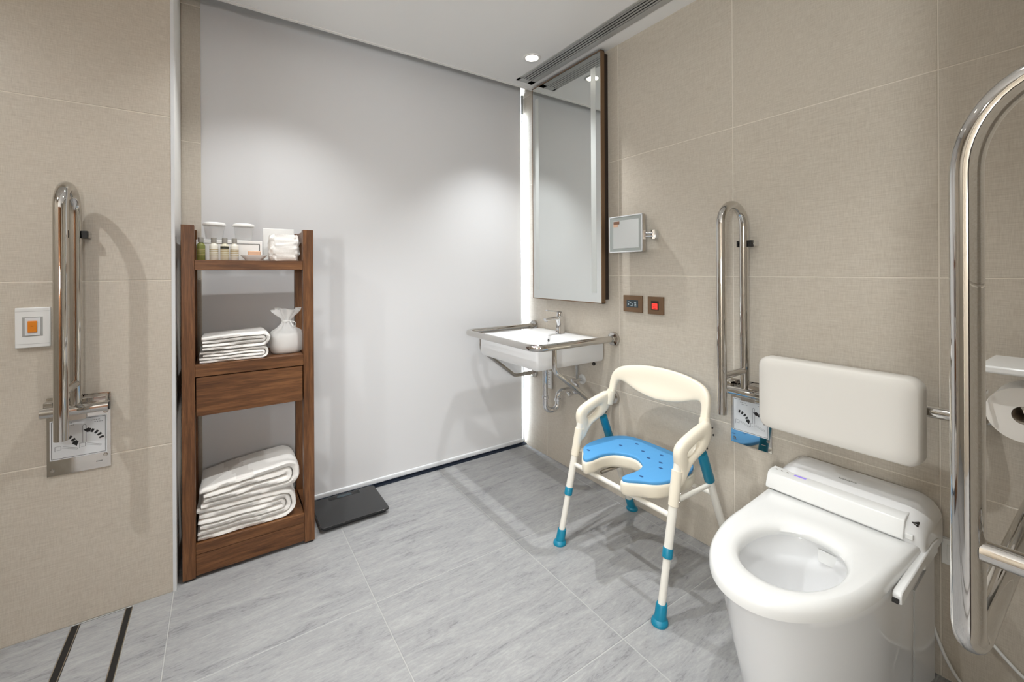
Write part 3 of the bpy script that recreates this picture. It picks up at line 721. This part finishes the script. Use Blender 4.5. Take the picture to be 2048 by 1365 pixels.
# rail around the basin
RZ = 0.815; RY0, RY1, RX = 1.563, 2.252, 1.196
ra = thing('basin_rail', (1.45, 1.905, 0.5), 'polished steel support rail wrapped around the basin', 'grab bar')
pts = fillet([(XR-0.003, RY1, RZ), (RX, RY1, RZ), (RX, RY0, RZ), (XR-0.003, RY0, RZ)], 0.062, 10)
obj('rail_tube', tube(NB(), pts, 0.0165, 28), 'steel', ra, angle=50)
for y in (RY0, RY1):
    s_ = fillet([(1.303, y, RZ-0.012), (1.303, y, 0.700), (1.548, y, 0.510), (XR-0.003, y, 0.508)], 0.06, 8)
    obj('support_tube', tube(NB(), s_, 0.0125, 22), 'steel', ra, angle=50)
    for z, r_ in ((RZ, 0.037), (0.508, 0.034)):
        obj('wall_flange', lathe(NB(), (XR-0.0005, y, z), [(r_, 0), (r_, -0.006), (r_*0.9, -0.014), (0.019, -0.018), (0.0175, -0.024)], 'x', 32), 'steel', ra)
# trap and valves
tr = thing('drain_trap', (1.54, 1.87, 0.37), 'chrome U-shaped drain trap under the basin', 'pipe')
tx, ty = 1.515, 1.898
pts = fillet([(tx, ty, BZ0), (tx, ty, 0.385), (tx+0.075, ty-0.02, 0.385), (tx+0.075, ty-0.02, 0.485), (XR-0.002, ty-0.035, 0.488)], 0.036, 10)
obj('trap_tube', tube(NB(), pts, 0.0155, 24), 'chrome', tr, angle=50)
for x, y, z in ((tx, ty, 0.452), (tx+0.075, ty-0.02, 0.430)): obj('coupling_nut', lathe(NB(), (x, y, z), [(0.016, 0), (0.0195, 0.003), (0.0195, 0.016), (0.016, 0.019)], segs=12), 'chrome', tr)
obj('wall_rose', lathe(NB(), (XR-0.0005, ty-0.035, 0.488), [(0.034, 0), (0.032, -0.005), (0.017, -0.012)], 'x', 28), 'chrome', tr)
obj('side_plug', cyl(NB(), (tx+0.145, ty-0.028, 0.475), (tx+0.143, ty-0.052, 0.458), 0.011, 16), 'chrome', tr)
def valve(y, z, lab):
    t = thing('angle_valve', (XR, y, z), lab, 'valve', 'angle valves under the basin')
    obj('wall_rose', lathe(NB(), (XR-0.0005, y, z), [(0.029, 0), (0.028, -0.004), (0.012, -0.009)], 'x', 28), 'plastic_white', t)
    obj('body', cyl(NB(), (XR-0.008, y, z), (XR-0.060, y, z), 0.0095, 16), 'chrome', t)
    obj('handle', lathe(NB(), (XR-0.060, y, z), [(0.012, 0), (0.014, -0.003), (0.014, -0.018), (0.010, -0.021)], 'x', 14), 'chrome', t)
    obj('hose', tube(NB(), [(XR-0.042, y, z+0.005), (XR-0.042, y, z+0.05), (XR-0.044, y+0.003, BZ0+0.002)], 0.0065, 12), 'alu_grey', t)
valve(1.806, 0.553, 'chrome angle valve with white rose under the right half of the basin')
hk = thing('basin_bolt', (1.69, 1.675, 0.67), 'small dark mounting bolt under the right rear corner of the basin', 'bolt')
obj('shank', cyl(NB(), (1.672, 1.675, 0.660), (1.672, 1.675, 0.6875), 0.005, 12), 'rubber_dark', hk)
obj('nut', cyl(NB(), (1.672, 1.675, 0.664), (1.672, 1.675, 0.674), 0.010, 6), 'rubber_dark', hk)
so = thing('wall_outlet', (XR, 2.10, 0.44), 'small white wall plate with grey print beside the drain trap', 'outlet')
bobj('plate', (XR-0.010, XR-0.0005, 2.070, 2.128, 0.438, 0.548), 'plastic_white', so, bevel=0.0015)
for k, (dz, w) in enumerate(((0.040, 0.03), (0.030, 0.022), (0.012, 0.026), (-0.004, 0.03), (-0.020, 0.018), (-0.032, 0.026))):
    bobj('print_line', (XR-0.0104, XR-0.0101, 2.099-w/2, 2.099+w/2, 0.493+dz, 0.4955+dz), 'ink_grey', so)

# ------------------------------------------------------------------ commode chair
YC = 1.162
ch = thing('commode_chair', (1.44, YC, 0), 'cream shower commode chair with blue padded cut-out seat', 'chair')
HW = 0.252
def oval_ring(c, ax, up, a, b, n=16):
    c, ax, up = Vector(c), Vector(ax), Vector(up)
    return [c+ax*(a*math.copysign(abs(math.cos(2*PI*k/n))**0.75, math.cos(2*PI*k/n)))+up*(b*math.copysign(abs(math.sin(2*PI*k/n))**0.75, math.sin(2*PI*k/n))) for k in range(n)]
for sgn in (1, -1):
    y = YC+sgn*HW
    # front leg
    f0, f1 = Vector((1.204, y+sgn*0.002, 0.0)), Vector((1.322, y-sgn*0.006, 0.50))
    d = (f1-f0).normalized()
    def at(z): return f0+(f1-f0)*(z/0.50)
    obj('leg', tube(NB(), [at(0.03), at(0.20)], 0.0125, 22), 'cream_tube', ch)
    obj('leg', tube(NB(), [at(0.2), at(0.50)], 0.0148, 22), 'cream_tube', ch)
    obj('adjust_collar', tube(NB(), [at(0.198), at(0.200), at(0.228), at(0.230)], [0.0150, 0.0172, 0.0172, 0.0155], 22), 'teal', ch, label='teal adjusting collar')
    ft_ = obj('foot', lathe(NB(), (0, 0, 0), [(0.027, 0.0), (0.028, 0.004), (0.025, 0.012), (0.0195, 0.016), (0.0185, 0.055), (0.0165, 0.060)], segs=26), 'teal', ch, label='teal rubber foot')
    sh_m = Matrix(((1, 0, d.x/d.z, 0), (0, 1, d.y/d.z, 0), (0, 0, 1, 0), (0, 0, 0, 1)))
    ft_.data.transform(sh_m); ft_.location = f0 - WL[ch]
    # rear leg
    r0, r1 = Vector((1.672, y+sgn*0.002, 0.0)), Vector((1.452, y-sgn*0.006, 0.530))
    dr_ = (r1-r0).normalized()
    def atr(z): return r0+(r1-r0)*(z/0.530)
    obj('leg', tube(NB(), [atr(0.03), atr(0.40)], 0.0138, 22), 'cream_tube', ch)
    obj('rear_sleeve', tube(NB(), [atr(0.385), atr(0.388), atr(0.50)], [0.0165, 0.0185, 0.0180], 22), 'teal', ch, label='teal plastic sleeve')
    ft_ = obj('foot', lathe(NB(), (0, 0, 0), [(0.027, 0.0), (0.028, 0.004), (0.025, 0.012), (0.0195, 0.016), (0.0185, 0.055), (0.0165, 0.060)], segs=26), 'teal', ch, label='teal rubber foot')
    sh_m = Matrix(((1, 0, dr_.x/dr_.z, 0), (0, 1, dr_.y/dr_.z, 0), (0, 0, 1, 0), (0, 0, 0, 1)))
    ft_.data.transform(sh_m); ft_.location = r0 - WL[ch]
    # armrest: ring with an oval grip hole (side view x,z)
    outer = [(1.312, 0.470), (1.306, 0.505), (1.304, 0.535), (1.316, 0.560), (1.350, 0.578), (1.400, 0.594), (1.455, 0.607), (1.492, 0.612), (1.513, 0.590), (1.505, 0.550), (1.472, 0.517), (1.425, 0.500), (1.375, 0.478), (1.345, 0.445), (1.325, 0.420), (1.304, 0.424)]
    inner = [(1.362, 0.514), (1.358, 0.518), (1.357, 0.523), (1.361, 0.530), (1.376, 0.538), (1.400, 0.548), (1.419, 0.554), (1.432, 0.555), (1.436, 0.549), (1.431, 0.539), (1.418, 0.528), (1.402, 0.519), (1.386, 0.513), (1.374, 0.510), (1.368, 0.510), (1.364, 0.511)]
    O, I = catmull(outer, 4, True), catmull(inner, 4, True)
    rings = []
    for (ox, oz), (nx, nz) in zip(O, I):
        c = Vector(((ox+nx)/2, y-sgn*0.004, (oz+nz)/2)); v = Vector((ox-nx, 0, oz-nz))/2; L_ = v.length
        th = 0.0190
        rings.append(oval_ring(c, v.normalized(), (0, 1, 0), L_, th, 14))
    obj('armrest', loft(NB(), rings, loop=True), 'cream', ch, angle=80)
    obj('leg_socket', tube(NB(), [at(0.360), at(0.362), at(0.43), at(0.475)], [0.0150, 0.0172, 0.0182, 0.0190], 22), 'cream', ch)
    obj('back_socket', tube(NB(), [(1.494, y-sgn*0.012, 0.556), (1.500, y-sgn*0.016, 0.590), (1.504, y-sgn*0.019, 0.612), (1.505, y-sgn*0.020, 0.618)], [0.020, 0.0205, 0.0195, 0.0172], 20), 'cream', ch)
    for z in (0.375, 0.402):
        p = at(z); obj('rivet', cyl(NB(), (p.x+0.011, p.y-0.012, p.z), (p.x+0.013, p.y-0.0155, p.z), 0.0038, 12), 'steel_brushed', ch)
    for x_, z_ in ((1.503, 0.590), (1.510, 0.562), (1.468, 0.522)):
        obj('rivet', cyl(NB(), (x_, y-sgn*0.004-0.0155, z_), (x_, y-sgn*0.004-0.0182, z_), 0.0038, 12), 'rubber_dark', ch)
    # lower side brace and seat bearer
    a, b = at(0.325), atr(0.325)
    obj('side_brace', tube(NB(), [at(0.372)+Vector((0.01, 0, 0)), atr(0.372)], 0.0085, 16), 'cream_tube', ch)
p0, p1 = Vector((1.283, YC+HW-0.004, 0.326)), Vector((1.283, YC-HW+0.004, 0.326))
obj('cross_bar', tube(NB(), [p0, p1], 0.0095, 18), 'cream_tube', ch)
obj('cross_bar', tube(NB(), [(1.535, YC+HW-0.004, 0.330), (1.535, YC-HW+0.004, 0.330)], 0.0095, 18), 'cream_tube', ch)
for dy in (0.10, -0.10): obj('seat_bearer', tube(NB(), [(1.30, YC+dy, 0.340), (1.545, YC+dy, 0.338)], 0.0075, 14), 'steel_brushed', ch)
# seat shell and pad: outline (x, y) with front cut-out
def seat_outline(g):
    h = 0.216-g; YS = YC+0.014
    R_ = [(1.545-g, h-0.035), (1.572-g, h-0.090)]
    R2 = [(1.470, h), (1.370, h), (1.302, h-0.020), (1.252+g*0.7, h-0.066), (1.222+g, 0.118), (1.214+g, 0.100), (1.222+g*0.8, 0.086+g*0.8), (1.250, 0.081+g), (1.310, 0.084+g), (1.362+g*0.5, 0.068+g*0.7), (1.390+g, 0.030)]
    P = R_ + [(1.577-g, 0.0)] + [(x, -y) for x, y in R_[::-1]] + [(x, -y) for x, y in R2] + [(1.397+g, 0.0)] + R2[::-1]
    return [(x, YS+y) for x, y in catmull(P, 4, True)]
def slab(name, levels, m):
    rings = [[(x, y, z) for x, y in seat_outline(g)] for g, z in levels]
    bm = NB(); loft(bm, rings, False, False)
    bm.verts.ensure_lookup_table(); n = len(rings[0])
    lo = [bm.verts[i] for i in range(n)]; hi = [bm.verts[len(rings)*n-n+i] for i in range(n)]
    for cap in (lo, hi):
        for tri in tessellate_polygon([[Vector((v.co.x, v.co.y, 0)) for v in cap]]):
            try: bm.faces.new([cap[i] for i in tri])
            except ValueError: pass
    return obj(name, bm, m, ch, angle=50)
slab('seat_shell', [(0.014, 0.348), (0.006, 0.351), (0.001, 0.362), (0.0, 0.388), (0.001, 0.396), (0.004, 0.3985)], 'cream')
pad = slab('seat_pad', [(0.007, 0.3986), (0.0055, 0.402), (0.0055, 0.408), (0.008, 0.4112), (0.012, 0.4118)], 'blue_pad')
for (x_, y_) in ((1.290, 0.150), (1.285, -0.130), (1.440, 0.105), (1.510, 0.075), (1.470, 0.010), (1.435, -0.045), (1.440, -0.100), (1.500, -0.060), (1.500, -0.140), (1.400, -0.130)):
    obj('drain_hole', prism(NB(), [(x_+0.006*math.cos(2*PI*k/14), YC+0.014+y_+0.009*math.sin(2*PI*k/14)) for k in range(14)], lambda p, s: (p[0], p[1], 0.4110+0.0011*s)), 'blue_hole', pad)
# backrest: two uprights carried over into a curved panel (y, z outlines), bent backwards
outer = [(-0.256, 0.560), (-0.250, 0.595), (-0.247, 0.630), (-0.246, 0.665), (-0.237, 0.700), (-0.208, 0.726), (-0.150, 0.742), (-0.080, 0.751), (0.0, 0.754)]
inner = [(-0.224, 0.560), (-0.218, 0.595), (-0.214, 0.622), (-0.213, 0.645), (-0.204, 0.665), (-0.176, 0.664), (-0.120, 0.645), (-0.060, 0.632), (0.0, 0.627)]
O = catmull(outer, 5); I = catmull(inner, 5)
O = O + [(-y, z) for y, z in O[-2::-1]]; I = I + [(-y, z) for y, z in I[-2::-1]]
rings = []
def bx_(y, z): return 1.505 + (z-0.595)*0.22 + 0.030*(1-(y/0.25)**2)*min(1, max(0, (z-0.60)/0.08))
for (oy, oz), (iy, iz) in zip(O, I):
    ring = []
    n = 24
    for k in range(n):
        a = 2*PI*k/n; ca = math.copysign(abs(math.cos(a))**0.8, math.cos(a)); sa = math.copysign(abs(math.sin(a))**0.8, math.sin(a))
        y = (oy+iy)/2+(oy-iy)/2*ca; z = (oz+iz)/2+(oz-iz)/2*ca
        th = 0.0155
        ring.append((bx_(y, z)+th*sa, YC+y, z))
    rings.append(ring)
obj('backrest', loft(NB(), rings), 'cream', ch, angle=80)

# ------------------------------------------------------------------ toilet
TY = 0.517
to = thing('toilet', (1.36, TY, 0), 'white skirted toilet with bidet seat against the right wall', 'toilet')
def dshape(xf, xb, hw, n=40, sq=2.05, hb=None):
    """D outline: round front at xf, straight back at xb"""
    hb = hb or hw; out = []; L_ = min(0.34, (xb-xf)*0.64); xc = xf+L_
    for k in range(n+1):
        a = PI/2+PI*k/n; ca, sa = math.cos(a), math.sin(a)
        out.append((xc+L_*math.copysign(abs(ca)**(2/sq), ca), TY+hw*math.copysign(abs(sa)**(2/sq), sa)))
    for k in range(1, 5): out.append((xc+(xb-xc)*k/4, TY-(hw+(hb-hw)*k/4)))
    for k in range(1, 6): out.append((xb, TY-hb+2*hb*k/6))
    for k in range(4, 0, -1): out.append((xc+(xb-xc)*k/4, TY+(hw+(hb-hw)*k/4)))
    return out
XB = 1.690
lv = [(1.110, 0.148, 0.0), (1.105, 0.150, 0.02), (1.080, 0.156, 0.12), (1.050, 0.163, 0.22), (1.022, 0.169, 0.32), (1.000, 0.173, 0.385), (0.992, 0.174, 0.402), (0.998, 0.171, 0.409)]
rings = [[(x, y, z) for x, y in dshape(xf, XB, hw, hb=0.178)] for xf, hw, z in lv]
# rim and inner bowl
def oval(cx, a, b, n, sq=2.2):
    out = []
    base = dshape(0.99, XB, 0.18, hb=0.178)
    for (x, y) in base:
        ang = math.atan2(y-TY, x-1.22); ca, sa = math.cos(ang), math.sin(ang)
        r_ = (abs(ca/a)**sq+abs(sa/b)**sq)**(-1/sq)
        out.append((cx+r_*ca, TY-0.005+r_*sa))
    return out
for cx, a, b_, z in ((1.215, 0.162, 0.124, 0.409), (1.215, 0.160, 0.118, 0.405), (1.215, 0.155, 0.113, 0.37), (1.225, 0.135, 0.098, 0.31), (1.240, 0.105, 0.075, 0.255), (1.25, 0.07, 0.05, 0.225), (1.25, 0.03, 0.025, 0.212)):
    rings.append([(x, y, z) for x, y in oval(cx, a, b_, 0)])
obj('bowl_body', loft(NB(), rings), 'ceramic', to, angle=50)
obj('water', prism(NB(), [(1.248+0.088*math.cos(2*PI*k/28), TY-0.005+0.064*math.sin(2*PI*k/28)) for k in range(28)], lambda p, s: (p[0], p[1], 0.2405+0.001*s)), 'ceramic', to)
# seat ring
OS = dshape(0.966, 1.512, 0.179, 44, 2.05, hb=0.189); n = len(OS)
rings = []
for (x, y) in OS:
    ang = math.atan2(y-TY, x-1.215); ca, sa = math.cos(ang), math.sin(ang)
    a, b_ = (0.147, 0.105); r_ = (abs(ca/a)**2.15+abs(sa/b_)**2.15)**(-1/2.15)
    ix, iy = 1.205+r_*ca, TY-0.010+r_*sa
    prof = [(0.0, 0.416), (0.0, 0.434), (0.010, 0.4455), (0.10, 0.4520), (0.30, 0.4530), (0.66, 0.4525), (0.86, 0.4480), (0.96, 0.4400), (1.0, 0.430), (0.97, 0.418), (0.5, 0.4155)]
    dx_, dy_ = ix-x, iy-y; ln = math.hypot(dx_, dy_)
    ring = []
    for f_, z in prof:
        if 0 < f_ <= 0.011: f2 = 0.006/ln
        elif 0.05 < f_ < 0.2: f2 = min(0.016/ln, 0.25)
        else: f2 = f_
        ring.append((x+dx_*f2, y+dy_*f2, z))
    rings.append(ring)
obj('seat_ring', loft(NB(), rings, loop=True), 'plastic_white', to, angle=60)
# bidet housing behind the seat: cross-section (x, z) swept across y
TZ = 0.527
def ends(bm, prof, y0_, y1_, rnd):
    rings = []
    K = 8
    ys = [(y0_+rnd*(1-math.cos(PI/2*k/K)), 1-(1-math.sin(PI/2*k/K))*1.0) for k in range(K+1)] + [(y1_-rnd*(1-math.cos(PI/2*k/K)), 1-(1-math.sin(PI/2*k/K))) for k in range(K, -1, -1)]
    for y, s_ in ys:
        e = 1-s_
        rings.append([(x+(XB-x)*0.10*e, y, max(0.40, z-(z-0.40)*0.42*e)) for x, z in prof])
    return loft(bm, rings)
prof = [(1.690, 0.405), (1.690, 0.512), (1.686, 0.522), (1.676, TZ), (1.600, TZ-0.004), (1.545, TZ-0.018), (1.520, TZ-0.030), (1.505, 0.480), (1.500, 0.440), (1.500, 0.405)]
obj('bidet_housing', ends(NB(), prof, TY-0.196, TY+0.186, 0.055), 'ceramic', to, angle=40)
hc = [(1.556, 0.5090), (1.522, 0.5090), (1.506, 0.5020), (1.490, 0.4640), (1.492, 0.4560), (1.540, 0.4560)]
obj('hinge_cover', prism(NB(), hc, lambda p, s: (p[0], TY-0.158+0.346*s, p[1])), 'plastic_white', to, bevel=0.002)
bobj('sensor_window', (1.528, 1.556, TY-0.180, TY-0.1585, 0.482, 0.496), 'black_gloss', to, bevel=0.003)
bobj('hinge_pin', (1.500, 1.530, TY-0.176, TY-0.1585, 0.4585, 0.473), 'plastic_white', to, bevel=0.002)
bobj('indicator', (1.527, 1.537, TY+0.085, TY+0.118, 0.5091, 0.5096), 'violet_led', to)
for dy in (0.135, 0.152, 0.168): bobj('indicator', (1.529, 1.535, TY+dy, TY+dy+0.006, 0.5091, 0.5096), 'chrome', to)
# maker's mark on the housing: too faint to read, a short row of grey strokes
bm = NB()
for k in range(9):
    y = TY+0.020-k*0.0052; box(bm, 1.594, 1.594+(0.0055 if k % 3 else 0.0075), y-0.0036, y, TZ-0.0047, TZ-0.0037)
obj('maker_mark', bm, 'plastic_grey', to, smooth=False)
# side arm of the seat
sa = [(1.640, 0.430), (1.580, 0.438), (1.500, 0.432), (1.400, 0.424), (1.312, 0.419), (1.304, 0.412), (1.305, 0.392), (1.312, 0.388), (1.400, 0.398), (1.500, 0.406), (1.640, 0.408)]
obj('side_control', prism(NB(), sa, lambda p, s: (p[0], TY-0.200+0.017*s, p[1])), 'plastic_white', to, bevel=0.003)
bobj('side_control_slot', (1.296, 1.305, TY-0.196, TY-0.184, 0.396, 0.404), 'rubber_dark', to)
bobj('sleeve_panel', (1.512, 1.640, TY-0.1965, TY-0.172, 0.385, 0.412), 'plastic_white', to, bevel=0.006)
# service seams on the skirt
for pts in ([(1.49, TY-0.1785, 0.02), (1.49, TY-0.1795, 0.33)],): obj('skirt_seam', tube(NB(), pts, 0.0014, 6), 'plastic_grey', to)
obj('skirt_slot', tube(NB(), [(1.490, TY-0.1792, 0.335), (1.600, TY-0.1785, 0.345)], 0.0022, 6), 'plastic_grey', to)
# nozzle wand flap inside the bowl
bobj('nozzle_flap', (1.362, 1.365, TY-0.060, TY-0.010, 0.368, 0.402), 'plastic_white', to, bevel=0.001)

# ------------------------------------------------------------------ padded backrest above the toilet
br = thing('padded_back_support', (1.58, 0.535, 0.63), 'white padded backrest on steel arms above the toilet', 'backrest')
rings = []
cy0, cz0 = 0.537, 0.760
for x, s_, r_ in ((1.574, 0.975, 0.03), (1.570, 1.0, 0.032), (1.548, 1.0, 0.032), (1.533, 0.992, 0.032), (1.526, 0.972, 0.032), (1.5225, 0.93, 0.03), (1.5215, 0.80, 0.028), (1.521, 0.4, 0.015)):
    rings.append([(x, cy0+p*1.0, cz0+q) for p, q in rrect(0.418*s_ if s_ > 0.95 else 0.418-(1-s_)*0.24*(1 if s_ > 0.9 else 2.0), 0.240*s_ if s_ > 0.95 else 0.240-(1-s_)*0.24*(1 if s_ > 0.9 else 1.2), r_, 6)])
obj('cushion', loft(NB(), rings), 'cushion', br, angle=50)
for s_ in (1, -1):
    y = cy0+s_*(0.300 if s_ < 0 else 0.205)
    p = fillet([(1.600, cy0+s_*0.12, 0.785), (1.600, y, 0.785), (XR-0.003, y, 0.785)], 0.035, 8)
    obj('support_arm', tube(NB(), p, 0.0160, 20), 'steel', br, angle=50)
    obj('wall_flange', lathe(NB(), (XR-0.0005, y, 0.785), [(0.032, 0), (0.032, -0.005), (0.016, -0.012)], 'x', 28), 'steel', br)
bobj('mount_plate', (1.575, 1.592, cy0-0.14, cy0+0.14, 0.765, 0.805), 'steel_brushed', br)

# ------------------------------------------------------------------ near rail by the toilet: vertical tube, arch into the near wall, foot running to the right wall
nb_ = thing('l_shaped_grab_bar', (0.82, 0.132, 0.66), 'large polished steel grab bar close to the camera, right of the toilet', 'grab bar')
nx, ny = 0.822, 0.132
path = [(XR-0.003, ny, 0.664), (nx, ny, 0.664), (nx, ny, 1.30)]
path = fillet(path, [0, 0.045, 0], 10)
for k in range(1, 13):
    a = PI/2*k/12; path.append(Vector((nx, ny-0.082+0.082*math.cos(a)+0.0, 1.30+0.115*math.sin(a))))
path[-1] = Vector((nx, YN+0.003, 1.415))
obj('rail_tube', tube(NB(), path, 0.0168, 40), 'steel', nb_, angle=60)
obj('standoff', tube(NB(), [(nx, ny-0.012, 0.806), (nx, YN+0.002, 0.806)], 0.0140, 28), 'steel', nb_)
obj('wall_flange', lathe(NB(), (XR-0.0005, ny, 0.664), [(0.036, 0), (0.036, -0.006), (0.018, -0.016)], 'x', 28), 'steel', nb_)
for z in (0.806, 1.415): obj('wall_flange', lathe(NB(), (nx, YN+0.0005, z), [(0.030, 0), (0.030, 0.004), (0.016, 0.010)], 'y', 28), 'steel', nb_)

# ------------------------------------------------------------------ toilet paper holder on the near wall
th = thing('paper_holder', (1.50, 0.10, 0.84), 'white-topped toilet paper holder on the near wall at the right edge', 'paper holder')
bobj('top_shelf', (1.425, 1.62, YN+0.002, 0.212, 0.940, 0.956), 'plastic_white', th, bevel=0.004)
bobj('back_plate', (1.435, 1.61, YN+0.0005, YN+0.006, 0.85, 0.940), 'steel', th)
bobj('side_arm', (1.606, 1.610, YN+0.004, 0.172, 0.838, 0.860), 'steel', th)
bobj('catch_pin', (1.425, 1.449, 0.199, 0.205, 0.890, 0.897), 'steel', th)
obj('spindle', cyl(NB(), (1.500, 0.146, 0.850), (1.606, 0.146, 0.850), 0.007, 16), 'steel', th)
rl = thing('toilet_roll', (1.525, 0.152, 0.82), 'white toilet paper roll hanging in the holder at the right edge', 'toilet roll')
obj('paper', lathe(NB(), (1.458, 0.146, 0.850), [(0.020, 0.0), (0.060, 0.0), (0.0605, 0.002), (0.0605, 0.112), (0.020, 0.112)], 'x', 48, cap0=False, cap1=False), 'roll_paper', rl, angle=30)
obj('core', lathe(NB(), (1.458, 0.146, 0.850), [(0.0202, 0.0), (0.0202, 0.112), (0.0190, 0.112), (0.0190, 0.0)], 'x', 36, cap0=False, cap1=False), 'roll_core', rl)

# ------------------------------------------------------------------ socket and cable beside the toilet
wo = thing('wall_socket', (XR, 0.30, 0.33), 'white wall socket low beside the toilet', 'outlet')
bobj('plate', (XR-0.014, XR-0.0005, 0.262, 0.326, 0.335, 0.408), 'plastic_white', wo, bevel=0.002)
bobj('socket_face', (XR-0.0165, XR-0.014, 0.274, 0.314, 0.350, 0.393), 'plastic_white', wo, bevel=0.001)
pts = catmull([(1.7035, 0.3475, 0.150), (1.7035, 0.335, 0.110), (1.702, 0.315, 0.060), (1.702, 0.285, 0.016), (1.700, 0.245, 0.006), (1.690, 0.20, 0.006)], 8)
tag(obj('power_cable', tube(NB(), pts, 0.0042, 12), 'plastic_white'), 'white cable running down the wall behind the toilet', 'cable')
pts = catmull([(1.7035, 0.262, 0.20), (1.7035, 0.225, 0.165), (1.7035, 0.190, 0.132), (1.7035, 0.14, 0.09), (1.702, 0.10, 0.012)], 8)
tag(obj('water_hose', tube(NB(), pts, 0.0042, 12), 'plastic_white'), 'thin white hose on the wall below the large grab bar', 'hose')
